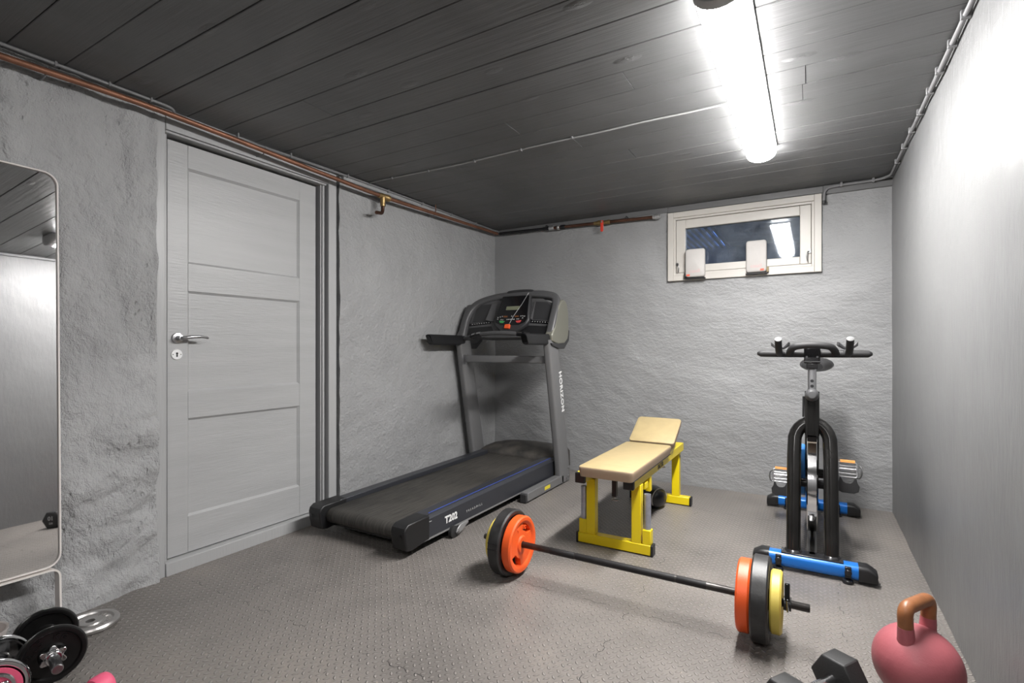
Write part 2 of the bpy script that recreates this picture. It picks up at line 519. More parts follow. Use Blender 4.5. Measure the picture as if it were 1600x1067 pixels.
# ------------------------------------------------------------------ room shell
def fbm(p, o=4):
    return noise.fractal(p, 1.0, 2.1, o)
def lin(a, b, step):
    n = max(1, round((b - a) / step))
    return [a + (b - a) * i / n for i in range(n)]
def wall(name, m, us, vs, fn, nrm, hole=None, thick=.14):
    """grid over us x vs; fn(u, v) -> world point of the front face; hole = (u0,u1,v0,v1)"""
    bm = bmesh.new()
    g = [[bm.verts.new(fn(u, v)) for v in vs] for u in us]
    for i in range(len(us) - 1):
        for j in range(len(vs) - 1):
            uc, vc = (us[i] + us[i + 1]) / 2, (vs[j] + vs[j + 1]) / 2
            if hole and hole[0] < uc < hole[1] and hole[2] < vc < hole[3]:
                continue
            bm.faces.new((g[i][j], g[i + 1][j], g[i + 1][j + 1], g[i][j + 1]))
    bmesh.ops.delete(bm, geom=[v for v in bm.verts if not v.link_faces], context='VERTS')
    f0 = bm.faces[:]
    ed = [e for e in bm.edges if len(e.link_faces) == 1]
    r = bmesh.ops.extrude_edge_only(bm, edges=ed)
    vv = [x for x in r['geom'] if isinstance(x, bmesh.types.BMVert)]
    n = V(nrm)
    for v in vv:
        d = v.co.dot(n)
        v.co -= n * thick
    f0[0].normal_update()
    o = struct(name, bm, m, smooth=60)
    return o

# left wall: rough around the mirror, calmer past the door
HY0, HY1, HZ = 1.150, 2.168, 2.083
def left_pt(y, z):
    p = V((y, z, .37))
    if y <= HY0 + .001:
        q = V((y * .8 + z * .35, (z - y * .35) * 2.2, 1.0))
        w_ = max(0.0, min(1.0, (1.15 - z) / .5))
        d = .024 * fbm(p * 2.3) + (1 - w_) * .013 * fbm(p * V((9, 6, 1)) + V((3, 1, 0)), 5) + w_ * .016 * fbm(q * 5.0, 5)
        pit = noise.noise(p * 26) - .30
        d -= .016 * max(0, pit)
        d += .030 * max(0, 1 - z / 1.3)
        d += .008
        d = max(d, -.004)
        if y > HY0 - .012:
            y += .011 * noise.noise(V((z * 7, 3.3, 0))) - .003
            d = max(d, .008)
    else:
        d = .010 * fbm(p * V((2.6, 2.6, 1)) + V((9, 0, 0))) + .0035 * fbm(p * 11, 4)
        if y < HY1 + .014:
            y += .006 * noise.noise(V((z * 8, 8.8, 0)))
        d = d + .004
    return V((LX + d, y, z))
zs = lin(-.005, 2.083, .0135) + [2.083, 2.0915, 2.10]
ys = lin(FY - .05, .50, .08) + lin(.50, HY0, .0105) + [HY0] + lin(HY0 + .1, HY1, .1) + lin(HY1, BY + .03, .0145) + [BY + .03]
ys = sorted(set(ys))
wl = wall('wall_left', 'plaster', ys, zs, left_pt, (1, 0, 0), (HY0, HY1, -1, HZ))
wl.data.materials.append(M['plaster_rough'])
for pl in wl.data.polygons:
    if pl.center.y < HY0 + .02: pl.material_index = 1

WX0, WX1, WZ0, WZ1 = -.930, .052, 1.540, 2.040
def back_pt(x, z):
    p = V((x, z, 2.1))
    d = .010 * fbm(p * V((1.8, 2.9, 1))) + .0028 * fbm(V((p.x * 9 + z * 5, p.y * 15 + x * 4, 1)), 4)
    return V((x, BY - d - .003, z))
xs = lin(LX - .04, WX0, .0155) + lin(WX0, WX1, .03) + lin(WX1, RX + .03, .0155) + [RX + .03]
zb = lin(-.005, WZ0, .0135) + lin(WZ0, WZ1, .03) + lin(WZ1, 2.10, .015) + [2.10]
wall('wall_back', 'plaster_back', xs, zb, back_pt, (0, -1, 0), (WX0, WX1, WZ0, WZ1), .16)
def right_pt(y, z):
    p = V((y, z, 5.5))
    return V((RX - .0035 * fbm(p * V((1.4, .9, 1))) - .0012 * fbm(p * V((9, 4, 1)), 3), y, z))
wall('wall_right', 'wall_smooth', lin(FY - .05, 1.0, .08) + lin(1.0, BY + .03, .02) + [BY + .03], lin(-.005, 2.1, .025) + [2.1], right_pt, (-1, 0, 0))
wall('wall_front', 'wall_smooth', lin(LX - .05, RX + .05, .1) + [RX + .05], lin(-.005, 2.1, .1) + [2.1], lambda x, z: V((x, FY, z)), (0, 1, 0))
struct('floor', B().box(LX - .15, RX + .15, FY - .15, BY + .17, -.10, 0), 'floor')

# ceiling: boards running from wall to wall, with grooves and butt joints
edges = [.646, .806, .964, 1.117, 1.274, 1.442, 1.612, 1.774, 1.921, 2.081, 2.232, 2.385, 2.537, 2.694, 2.838, 3.0, 3.163, 3.32, 3.475, 3.632, 3.79, 3.95, 4.10]
e0 = edges[0]
while e0 > FY - .15:
    e0 -= .158
    edges.insert(0, e0)
butts = {2.081: [-1.257], 1.921: [-.631], 2.232: [-.018], 2.385: [-.03, -1.05], 2.694: [-.85], 1.442: [-1.9]}
cb = B()
for i in range(len(edges) - 1):
    y0, y1 = edges[i], edges[i + 1]
    g = random.choice((.0007, .0010, .0014)) if y0 > 1.7 else random.choice((.0010, .0014, .0019))
    dz = random.uniform(-.0012, .0012)
    js = [LX - .12] + butts.get(y0, []) + [RX + .12]
    js.sort()
    for k in range(len(js) - 1):
        a, b_ = js[k] + (.0012 if k else 0), js[k + 1] - (.0012 if k < len(js) - 2 else 0)
        z0 = CZ + dz + (.001 if k % 2 else 0)
        c = .0022
        cb.loft([[(x, y0 + g, z0 + c), (x, y0 + g + c, z0), (x, y1 - g - c, z0), (x, y1 - g, z0 + c), (x, y1 - g, z0 + .02), (x, y0 + g, z0 + .02)] for x in (a, b_)])
ce = struct('ceiling', cb, 'ceiling', smooth=25)
ce.data.materials.append(M['ceil_back'])
tmp = B().box(LX - .12, RX + .12, FY - .12, BY + .15, CZ + .015, CZ + .05)
me_ = bpy.data.meshes.new('t'); tmp.bm.to_mesh(me_); tmp.bm.free()
bm_ = bmesh.new(); bm_.from_mesh(ce.data); k0 = len(bm_.faces); bm_.from_mesh(me_)
bm_.faces.ensure_lookup_table()
for f in bm_.faces[k0:]: f.material_index = 1
bm_.to_mesh(ce.data); bm_.free()

# boards at the head of the back wall
struct('trim_1', B().box(.070, RX + .004, BY - .022, BY + .02, 2.040, 2.098), 'board_grey', .003)
struct('trim_2', B().box(LX + .01, -.94, BY - .016, BY + .02, 2.058, 2.098), 'board_grey', .003)
struct('trim_3', B().box(-.94, .070, BY - .019, BY + .02, 2.052, 2.098), 'board_grey', .003)
# plank at the head of the left wall past the door
struct('trim_4', B().box(LX - .02, LX + .030, HY1 + .01, BY - .016, 2.064, 2.098), 'plaster', .004)

# ------------------------------------------------------------------ door
fr = B()
DX = LX - .034           # face of the leaf
fr.box(LX - .10, LX + .004, 1.140, 1.186, -.002, 2.085)          # left casing
fr.box(LX - .10, LX - .020, 1.186, 1.204, -.002, 2.02)           # left stop
fr.box(LX - .10, LX + .008, 2.082, 2.140, -.002, 2.085)          # right casing
fr.box(LX - .10, LX - .010, 2.052, 2.066, -.002, 2.02)           # right stop moulding
fr.box(LX - .10, LX - .018, 2.042, 2.050, -.002, 2.02)
fr.box(LX - .10, LX + .008, 1.186, 2.082, 2.012, 2.085)          # head
fr.box(LX - .10, LX + .004, 1.186, 2.068, 1.999, 2.010)
fr.box(LX - .10, LX + .010, 1.186, 2.082, -.002, .058)           # threshold
struct('trim_5', fr, 'wood_grey_up', .003)
struct('door_gap_shade', B().box(LX - .12, LX - .092, 1.13, 2.20, -.002, 2.09).box(LX - .095, LX - .060, 2.138, 2.20, -.002, 2.09).box(LX - .095, LX - .050, 2.064, 2.086, -.002, 2.0).box(LX - .095, LX - .06, 2.018, 2.046, -.002, 2.0), 'gap_shade')  # near-black backing and strips stand in for shade in the door gaps
DY0, DY1, DZ0, DZ1 = 1.211, 2.022, .062, 1.986
PY0, PY1 = 1.302, 1.910
PAN = [(.234, .694), (.823, 1.296), (1.429, 1.876)]
lf = B()
x0, x1 = LX - .078, DX
lf.box(x0, x1, DY0, PY0, DZ0, DZ1); lf.box(x0, x1, PY1, DY1, DZ0, DZ1)
zr = [DZ0] + [z for p in PAN for z in p] + [DZ1]
for k in range(0, len(zr), 2):
    lf.box(x0, x1, PY0 - .0005, PY1 + .0005, zr[k], zr[k + 1])
door = struct('door_1', lf, 'wood_grey', .0025)
for (za, zb_) in PAN:
    pb = B()
    pb.box(x0 + .004, x1 - .0125, PY0 - .004, PY1 + .004, za - .004, zb_ + .004)
    s = .008
    ring = [(PY0, za), (PY1, za), (PY1, zb_), (PY0, zb_)]
    inn = [(PY0 + s, za + s), (PY1 - s, za + s), (PY1 - s, zb_ - s), (PY0 + s, zb_ - s)]
    for k in range(4):
        l = (k + 1) % 4
        o1, o2, i1, i2 = ring[k], ring[l], inn[k], inn[l]
        pb.hexa([(x1 - .014, *o1), (x1 - .014, *o2), (x1 - .014, *i2), (x1 - .014, *i1),
                 (x1 - .0035, *o1), (x1 - .0035, *o2), (x1 - .0100, *i2), (x1 - .0100, *i1)])
    p_ = part('door_panel', pb, 'wood_grey', door)
hb = B()
HYc, HZc = 1.254, 1.074
hb.lathe([(0, 0), (.0255, 0), (.0255, .004), (.023, .008), (.012, .0095), (.0105, .02), (.0105, .040), (0, .042)], axis_z((DX, HYc, HZc), (1, 0, 0)), 32)
hd = part('door_handle', hb, 'steel', door)
lv = B().tube(spline([(DX + .036, HYc, HZc), (DX + .045, HYc + .012, HZc + .001), (DX + .050, HYc + .045, HZc + .006), (DX + .049, HYc + .085, HZc + .007), (DX + .044, HYc + .118, HZc + .001)], 6),
              [.0085] * 6 + [.0085] * 6 + [.0075] * 6 + [.0062] * 6 + [.004], 12)
part('lever', lv, 'steel', hd)
kb_ = B().lathe([(0, 0), (.0245, 0), (.0245, .003), (.0225, .005), (0, .005)], axis_z((DX, 1.251, .998), (1, 0, 0)), 32)
es = part('escutcheon', kb_, 'enamel', door)
kh = B().lathe([(0, 0), (.0048, 0), (.0048, .0008), (0, .0008)], axis_z((DX + .005, 1.251, 1.003), (1, 0, 0)), 16)
kh.prism([(-.0025, .004), (.0025, .004), (.0035, -.011), (-.0035, -.011)], 0, .0008, frame((DX + .005, 1.251, .998), (0, 1, 0), (0, 0, 1)))
for dy in (-.017, .017):
    kh.lathe([(0, 0), (.0022, 0), (.0022, .0008), (0, .0008)], axis_z((DX + .005, 1.251 + dy, .998), (1, 0, 0)), 10)
part('keyhole', kh, 'black', es)

# ------------------------------------------------------------------ window
wy = BY - .028
def ring_frame(b, x0, x1, z0, z1, w, ya, yb, wb=None):
    wb = wb or w
    b.box(x0, x0 + w, ya, yb, z0, z1); b.box(x1 - w, x1, ya, yb, z0, z1)
    b.box(x0 + w, x1 - w, ya, yb, z1 - w, z1); b.box(x0 + w, x1 - w, ya, yb, z0, z0 + wb)
    return b
OX0, OX1, OZ0, OZ1 = -.938, .062, 1.532, 2.048
win = struct('window_1', ring_frame(B(), OX0, OX1, OZ0, OZ1, .042, wy, BY + .10), 'white_frame', .003)
part('window_liner', ring_frame(B(), OX0 + .042, OX1 - .042, OZ0 + .042, OZ1 - .042, .016, wy + .010, BY + .09), 'white_frame', win, .002)
part('sash', ring_frame(B(), OX0 + .060, OX1 - .060, OZ0 + .060, OZ1 - .060, .066, wy + .016, BY + .05, .052), 'white_frame', win, .004)
part('pane', B().box(OX0 + .120, OX1 - .120, BY + .012, BY + .018, OZ0 + .108, OZ1 - .122), 'glass', win)
for (hx, hz, s) in ((-.868, 1.655, 1), (-.008, 1.668, -1)):
    hb = B()
    hb.box(hx - .009, hx + .009, wy + .002, wy + .018, hz - .006, hz + .012)
    hb.tube(spline([(hx, wy + .002, hz + .004), (hx + .010 * s, wy - .014, hz), (hx + .016 * s, wy - .018, hz - .03), (hx + .012 * s, wy - .012, hz - .062)], 5), .0042, 8)
    part('window_catch', hb, 'steel', win, .001)
# light well outside with a grating over it
wellb = B()
wellb.box(-1.35, .45, 5.30, 5.40, 1.2, 2.02)
wellb.box(-1.35, .45, BY + .16, 5.30, 1.2, 1.32)
wellb.box(-1.43, -1.35, BY + .16, 5.40, 1.2, 2.02); wellb.box(.45, .53, BY + .16, 5.40, 1.2, 2.02)
wellb.box(-.66, .53, BY + .16, 5.40, 2.00, 2.06)
struct('trim_7', wellb, 'well')
gb = B()
for k in range(15):
    xx = -1.43 + k * .052
    gb.box(xx, xx + .028, BY + .14, 5.40, 2.00, 2.03)
for yy in (4.20, 4.62, 5.04):
    gb.box(-1.43, -.66, yy, yy + .03, 2.03, 2.06)
struct('trim_8', gb, 'grating')

# two pale padded covers leaning on the sash
def padded(x0, z0, w, h, side, label):
    t = thing('padded_cover', label, 'padded cover', (x0 + w / 2, wy - .03, z0), 'padded covers on the window')
    yb = wy - .0005
    pr = rrect(w, h, .018, 6, x0 + w / 2, z0 + h / 2 + .006)
    rings = []
    for (sc, y, up) in ((.985, yb, 0), (1.0, yb - .006, 0), (1.0, yb - .024, 0), (.97, yb - .033, 0), (.88, yb - .037, 0)):
        cx, cz = x0 + w / 2, z0 + h / 2
        rings.append([(cx + (px - cx) * sc, y, cz + (pz - cz) * sc) for px, pz in pr])
    part('cover', B().loft(rings), 'white_fabric', t, smooth=50)
    part('base', B().box(x0 - .003, x0 + w + .002, yb - .034, yb, z0 - .005, z0 + .002), 'black', t, .002)
    part('clip', B().box(*((x0 + w - .001, x0 + w + .012) if side > 0 else (x0 - .010, x0 + .001)), yb - .028, yb, z0 + .004, z0 + .040), 'bronze' if side > 0 else 'black', t, .001)
    F = frame((x0 + w / 2, yb - .0372, z0 + .050), (1, 0, 0), (0, 0, 1))
    text('lettering', 'casall', .034, F, 'pale_pink', t, depth=.0006)
    lx = x0 + (.022 if side < 0 else w - .028)
    part('logo', B().prism(rrect(.024, .013, .003, 3), 0, .001, frame((lx, yb - .0374, z0 + .022), (1, 0, 0), (0, 0, 1))), 'red_print', t)
padded(-.802, 1.541, .137, .208, -1, 'white padded cover with red mark at the left end of the window sill')
padded(-.392, 1.546, .130, .222, 1, 'white padded cover with brass clip near the middle of the window')

# ------------------------------------------------------------------ ceiling lamp
def lamp(y0, y1, label, m1='diffuser', m2='diffuser_side'):
    xc, w, h = -.229, .150, .080
    t = thing('ceiling_lamp', label, 'lamp', (xc, y0, CZ))
    def sect(k=1.0, hh=h):
        pts = [(xc - w / 2 * k, CZ - .003), (xc - w / 2 * k, CZ - .030)]
        for i in range(1, 12):
            a = math.pi * i / 12
            pts.append((xc - w / 2 * k * math.cos(a), CZ - .030 - (hh - .030) * math.sin(a) * k))
        pts += [(xc + w / 2 * k, CZ - .030), (xc + w / 2 * k, CZ - .003)]
        return pts
    part('diffuser', B().loft([[(x, y, z) for x, z in sect(.965)] for y in (y0 + .034, y1 - .002)]), m1, t, smooth=30)
    df = t.children[0]
    df.data.materials.append(M[m2])
    for f in df.data.polygons:
        if abs(f.normal.x) > .80: f.material_index = 1
    part('end_cap', B().loft([[(x, y0, z) for x, z in sect(.93)], [(x, y0 + .008, z) for x, z in sect()], [(x, y0 + .036, z) for x, z in sect()]]), 'lamp_cap', t, smooth=30)
    part('housing', B().box(xc - w / 2 - .001, xc + w / 2 + .001, y0 + .004, y1, CZ - .014, CZ - .001), 'lamp_cap', t, .002)
    return t
lamp(1.552, 3.03, 'long white fluorescent ceiling lamp, lit, on the dark boarded ceiling')

# ------------------------------------------------------------------ pipes and cables
def clips(b, pts, n_side=0.0): ...
cp = thing('copper_pipe', 'copper water pipe running along the top of the left wall above the door', 'pipe', (LX, 2.2, 2.05))
pts = spline([(-2.418, .25, 2.036), (-2.420, .624, 2.040), (-2.420, 1.126, 2.052), (-2.420, 1.955, 2.030), (-2.420, 2.462, 2.020), (-2.424, 3.17, 2.036), (-2.440, 3.86, 2.056)], 8)
part('pipe', B().tube(pts + [V((-2.444, 3.902, 2.058))], .0122, 14), 'copper', cp)
tb = B()
tb.lathe([(0, -.05), (.0165, -.05), (.0165, -.028), (.019, -.026), (.019, .0), (.0205, .004), (.0205, .024), (.022, .027), (.022, .044), (.017, .047), (0, .047)], axis_z((-2.420, 2.464, 2.020), (0, 1, 0)), 16)
tb.tube([(-2.420, 2.452, 2.018), (-2.420, 2.452, 1.955)], [.019, .0165], 14)
part('brass_tee', tb, 'brass', cp)
part('drain_stub', B().tube(fillet([(-2.420, 2.452, 1.975), (-2.420, 2.450, 1.908), (-2.395, 2.37, 1.894)], .03), .0115, 14), 'copper_dark', cp)
for yy, zz in ((.75, 2.043), (1.62, 2.040), (3.0, 2.032)):
    part('pipe_hook', B().tube(fillet([(-2.418, yy, zz + .018), (-2.437, yy, zz + .014), (-2.437, yy, zz - .012), (-2.505, yy, zz - .012)], .008), .0028, 8), 'conduit', cp)
part('pipe_hanger', B().tube([(-2.423, 3.0, 2.045), (-2.423, 3.0, 2.1)], .004, 8), 'copper_dark', cp)

bp = thing('wall_pipe', 'tarnished pipe with a red lever valve running along the top of the back wall', 'pipe', (-1.7, BY, 2.05))
pz = lambda x: 2.058 + (x + 2.44) * (2.028 - 2.058) / 1.45
P = lambda x: V((x, BY - .046, pz(x)))
part('pipe', B().tube([P(-2.424), P(-1.9)], .0125, 14), 'black_metal', bp)
part('pipe', B().tube([P(-1.9), P(-1.02)], .0125, 14), 'copper_dark', bp)
for xx, r, l in ((-1.905, .019, .045), (-1.84, .021, .02), (-1.80, .0175, .04)):
    part('coupling', B().tube([P(xx - l / 2), P(xx + l / 2)], r, 12), 'galv' if r > .018 else 'black_metal', bp, .002)
part('end_fitting', B().tube([P(-1.045), P(-1.03), P(-1.028), P(-1.0), P(-.998), P(-.985)], [.016, .016, .020, .020, .014, .014], 14), 'galv', bp)
vb = B().tube([P(-1.52), P(-1.49), P(-1.488), P(-1.465), P(-1.46), P(-1.415), P(-1.412), P(-1.385)], [.015, .015, .020, .020, .015, .015, .018, .018], 14)
part('valve_body', vb, 'brass', bp)
vs_ = P(-1.445)
lb = B().prism([(-.010, .012), (.010, .012), (.012, -.02), (.0125, -.068), (.006, -.078), (-.006, -.078), (-.0125, -.068), (-.012, -.02)], -.003, .003, frame(vs_ + V((0, -.026, 0)), (1, 0, 0), (0, 0, 1)))
part('valve_lever', lb, 'red_plastic', bp, .002)
part('valve_stem', B().tube([vs_, vs_ + V((0, -.032, 0))], .0065, 10), 'galv', bp)
for xx in (-1.95, -1.25):
    part('pipe_hook', B().tube(fillet([P(xx) + V((0, -.012, .008)), P(xx) + V((0, -.016, .026)), P(xx) + V((0, .04, .026))], .01), .004, 8), 'black_metal', bp)

cd = thing('cable', 'grey painted cable stapled along the corner of the ceiling and left wall', 'cable', (LX, 2, 2.09))
c1 = fillet([(-2.437, .2, 2.090), (-2.440, 1.155, 2.092), (-2.440, 1.19, 2.088), (-2.466, 1.205, 2.075), (-2.468, 1.40, 2.072), (-2.468, 1.64, 2.079), (-2.468, 2.09, 2.087), (-2.468, 2.84, 2.091), (-2.468, 3.83, 2.085), (-2.45, 3.93, 2.083)], .05)
part('sheath', B().tube(c1, .0062, 10), 'conduit', cd)
for yy in (.45, .62, .78, .95, 1.10, 1.50, 1.80, 2.20, 2.55, 2.9, 3.25, 3.6):
    near = min(c1, key=lambda p: abs(p.y - yy))
    z_ = 2.091 if yy < 1.15 else (2.0755 if yy < 1.6 else (2.082 if yy < 1.95 else (2.088 if yy < 3.3 else 2.0865)))
    part('staple', B().box(near.x - .009, near.x + .009, yy - .004, yy + .004, z_ - .009, 2.1005), 'conduit', cd, .001)

cc = thing('ceiling_cable', 'thin cable clipped across the ceiling boards to the lamp', 'cable', (-1.3, 2.38, 2.09))
c2 = spline([(-2.470, 2.375, 2.092), (-2.336, 2.377, 2.094), (-1.806, 2.400, 2.094), (-1.40, 2.392, 2.095), (-1.125, 2.387, 2.094), (-.90, 2.384, 2.090), (-.695, 2.381, 2.091), (-.50, 2.385, 2.090), (-.318, 2.387, 2.091)], 6)
part('sheath', B().tube(c2, .0042, 8), 'white_cable', cc)
for xx in (-2.25, -1.95, -1.65, -1.35, -1.05):
    near = min(c2, key=lambda p: abs(p.x - xx))
    part('cable_clip', B().box(near.x - .005, near.x + .005, near.y - .008, near.y + .008, 2.088, 2.1005), 'conduit', cc, .002)

rc = thing('cable_conduit', 'grey conduit with clips along the corner of the ceiling and right wall', 'conduit', (RX, 3, 2.08))
c3 = fillet([(.422, 1.0, 2.083), (.422, 3.86, 2.083), (.365, 3.926, 2.084), (.16, 3.926, 2.082), (.078, 3.926, 2.075), (.074, 3.926, 1.985)], .05, 8)
part('conduit_tube', B().tube(c3, .0078, 12), 'conduit', rc)
for yy in (1.95, 2.12, 2.30, 2.50, 2.68, 2.90, 3.12, 3.35, 3.60):
    part('conduit_clip', B().box(.410, .437, yy - .007, yy + .007, 2.072, 2.101), 'conduit', rc, .002)
for xx in (.34, .17):
    part('conduit_clip', B().box(xx - .007, xx + .007, 3.914, 3.94, 2.071, 2.099), 'conduit', rc, .002)
part('end_boss', B().tube([(.074, 3.926, 1.995), (.074, 3.926, 1.975)], .012, 12), 'dark_grey', rc)

# ------------------------------------------------------------------ mirror
def make_mirror():
    w, h = .78, 1.452
    t = thing('floor_mirror', 'tall mirror with thin cream frame leaning on the rough wall beside the door', 'mirror', (0, 0, 0), local=True)
    # local: x to the right along the wall, y up the mirror, z out of the mirror
    part('mirror_glass', B().prism(rrect(w - .008, h - .008, .040, 8, 0, h / 2), -.010, .0015), 'mirror_glass', t, smooth=30)
    fr_path = [V((x, y, -.004)) for x, y in rrect(w, h, .044, 8, 0, h / 2)]
    part('frame', B().sweep(fr_path, rrect(.006, .026, .0015, 2), closed=True, up=(0, 0, 1)), 'mirror_frame', t, smooth=50)
    part('back_panel', B().prism(rrect(w - .02, h - .02, .04, 8, 0, h / 2), -.018, -.0105), 'dark_grey', t)
    lg = fillet([(-w / 2 + .006, -.2385, .002), (-w / 2 + .006, -.010, -.004), (w / 2 - .004, -.010, -.004), (w / 2 - .004, -.2385, .002)], .030, 8)
    rect = [(-.003, -.020), (.003, -.020), (.003, .020), (-.003, .020)]
    part('foot_frame', B().sweep(lg, rect, up=(0, 0, 1)), 'mirror_frame', t, smooth=50)
    return t
mir = make_mirror()
tilt = R(3.25); yaw = R(1.05); roll = .013
ez = (V((math.cos(yaw), math.sin(yaw), 0)) + V((0, 0, math.sin(tilt)))).normalized()
ey = V((0, roll, 1)); ey = (ey - ez * ey.dot(ez)).normalized(); ex = ey.cross(ez)
mm = Matrix((ex, ey, ez)).transposed().to_4x4()
mm.translation = V((-2.375, .774 - .39, .2385))
mir.matrix_world = mm

# ------------------------------------------------------------------ treadmill
def make_treadmill():
    t = thing('treadmill', 'black and grey treadmill standing along the left wall in the corner', 'treadmill', (-2.03, 2.75, 0))
    xc = -2.03
    XR, XL = -1.682, -2.378
    zt = lambda y: .168 + (y - 1.9) * .012            # top of the deck
    def yz(pts, x0, x1):
        return B().prism(pts, x0, x1, Matrix(((0, 0, 1, 0), (1, 0, 0, 0), (0, 1, 0, 0), (0, 0, 0, 1))))
    part('deck', B().box(xc - .27, xc + .27, 1.93, 3.60, .075, .128), 'black', t)
    # belt around the deck
    bo = []
    for k in range(9):
        a = R(90 + 180 * k / 8); bo.append((1.925 + .040 * math.cos(a), .107 + .040 * math.sin(a)))
    bo = [(3.60, .165)] + bo + [(3.60, .075)]
    part('running_belt', yz(bo, xc - .253, xc + .253), 'belt', t, smooth=40)
    for s in (-1, 1):
        xo, xi = (XR, xc + .258) if s > 0 else (XL, xc - .258)
        r = B()
        a, b_ = min(xo, xi), max(xo, xi)
        ch = .016
        def sec(y):
            z = zt(y)
            if s > 0: return [(a, y, .075), (a, y, z + .003), (b_ - ch, y, z), (b_, y, z - ch), (b_, y, .058), (b_ - .02, y, .052)]
            return [(b_, y, .075), (b_, y, z + .003), (a + ch, y, z), (a, y, z - ch), (a, y, .058), (a + .02, y, .052)]
        r.loft([sec(1.985), sec(3.62)])
        rail = part('side_rail', r, 'rail', t, .003)
        part('rail_lip', B().box(xo - .004, xo + .001, 1.99, 3.60, .049, .058) if s > 0 else B().box(xo - .001, xo + .004, 1.99, 3.60, .049, .058), 'silver_paint', rail)
        if s > 0:
            part('piping', B().loft([[(b_ - .031, y, zt(y) + .0005), (b_ - .0285, y, zt(y) + .0005), (b_ - .0285, y, zt(y) + .0028), (b_ - .031, y, zt(y) + .0028)] for y in (2.06, 3.50)]), 'blue_line', rail, label='blue piping along the rail')
            text('lettering', 'T202', .052, frame((XR + .0012, 2.215, .108), (0, 1, .012), (0, 0, 1)), 'white_print', rail, bold=.0018, depth=.0005)
            text('lettering', 'TREADMILL', .0185, frame((XR + .0012, 2.435, .103), (0, 1, .012), (0, 0, 1)), 'grey_print', rail, depth=.0004, spacing=1.9)
            part('notch', B().box(XR - .001, XR + .001, 2.01, 2.05, .138, .141), 'grey_print', rail)
        # rear end cap
        c = B()
        prof = [(1.864, .042), (1.852, .09), (1.846, .135), (1.853, .155), (1.875, .170), (2.035, .1735), (2.035, .050), (1.90, .036)]
        c = yz(prof, a - .002, b_ + .002)
        cap = part('end_cap', c, 'black', t, .008, 3)
        for dz in (.118, .105):
            part('screw_hole', B().lathe([(0, 0), (.006, 0), (.006, .0012), (0, .0012)], axis_z(((a + b_) / 2 + .018 * s, 1.8445, dz), (0, -1, 0)), 12), 'black_gloss', cap)
    part('rear_roller', B().tube([(xc - .262, 1.925, .107), (xc + .262, 1.925, .107)], .034, 20), 'steel', t)
    part('cross_member', B().box(xc - .27, xc + .27, 1.94, 1.975, .045, .072), 'black_metal', t)
    # motor hood
    h = B()
    rings = []
    for y, z, k in ((3.505, .170, .99), (3.512, .192, .985), (3.535, .210, .97), (3.60, .228, .95), (3.72, .238, .93), (3.82, .232, .90), (3.86, .205, .90), (3.865, .08, .90)):
        rg = []
        for i in range(13):
            u = -1 + 2 * i / 12
            zz = z - .022 * abs(u) ** 4 if z > .1 else z
            rg.append((xc + .352 * k * u, y + .030 * (1 - u * u) * (1 if y > 3.6 else -.2), zz))
        rg += [(xc + .352 * k, y, .06), (xc - .352 * k, y, .06)]
        rings.append(rg)
    part('motor_hood', h.loft(rings), 'hood', t, smooth=50)
    # uprights, leaning towards the user
    for s in (-1, 1):
        xm = xc + s * .390
        def us(y, z, d):
            return [(xm + px, y + py, z) for px, py in rrect(.058, d, .018, 4)]
        u = part('upright', B().loft([us(3.560, .012, .165), us(3.545, .15, .165), us(3.352, 1.05, .150), us(3.345, 1.085, .150)]), 'tm_grey', t, smooth=50)
        if s > 0:
            text('lettering', 'HORIZON', .062, frame((xm + .0295, 3.478, .70), (0, .17, -.94), (0, .94, .17)), 'white_print', u, bold=.0018, spacing=1.12, depth=.0006)
        bf = B().box(xm - .029, xm + .029, 2.955, 3.52, .010, .068)
        ch = part('base_channel', bf, 'tm_grey', t, .005)
        part('bracket_end', B().box(xm - .024, xm + .024, 2.938, 2.958, .004, .060), 'dark_grey', ch, .004)
        part('foot', B().lathe([(0, 0), (.020, 0), (.022, .006), (.018, .012), (0, .012)], Matrix.Translation((xm, 2.975, 0)), 16), 'black_rubber', ch)
        part('foot', B().lathe([(0, 0), (.020, 0), (.022, .006), (.018, .013), (0, .013)], Matrix.Translation((xm, 3.56, 0)), 16), 'black_rubber', u)
        if s > 0:
            part('warning_label', B().box(xm + .029, xm + .0298, 3.20, 3.285, .028, .052), 'yellow_label', ch)
            for yy, zz in ((3.60, .11), (3.605, .045), (3.57, .035)):
                part('bolt', B().lathe([(0, 0), (.010, 0), (.010, .004), (.006, .007), (0, .007)], axis_z((xm + .029, yy, zz), (1, 0, 0)), 12), 'steel', u)
        # rear wheel on its bracket
        bk = yz([(2.262, .066), (2.33, .066), (2.335, .056), (2.255, .022), (2.235, .018), (2.222, .030), (2.232, .048)], xm - .014 * s - .004, xm - .014 * s + .004)
        wb = part('wheel_bracket', bk, 'silver_paint', t, .002)
        wh = part('wheel', B().lathe([(0, -.013), (.024, -.013), (.032, -.010), (.0325, .010), (.024, .013), (0, .013)], axis_z((xm - .033 * s, 2.222, .0325), (1, 0, 0)), 24), 'black_rubber', wb)
        part('axle_bolt', B().lathe([(0, 0), (.008, 0), (.008, .004), (0, .005)], axis_z((xm - .010 * s, 2.236, .031), (s, 0, 0)), 12), 'steel', wb)
    part('crossbar', B().sweep([(xc - .362, 3.352, .940), (xc + .362, 3.352, .940)], rrect(.030, .055, .008, 3), up=(0, 0, 1)), 'tm_grey', t)
    part('bracket_plate', B().box(xc - .3625, xc - .3595, 3.30, 3.36, .898, .975), 'steel', t, .004)
    # ---- console
    con = t
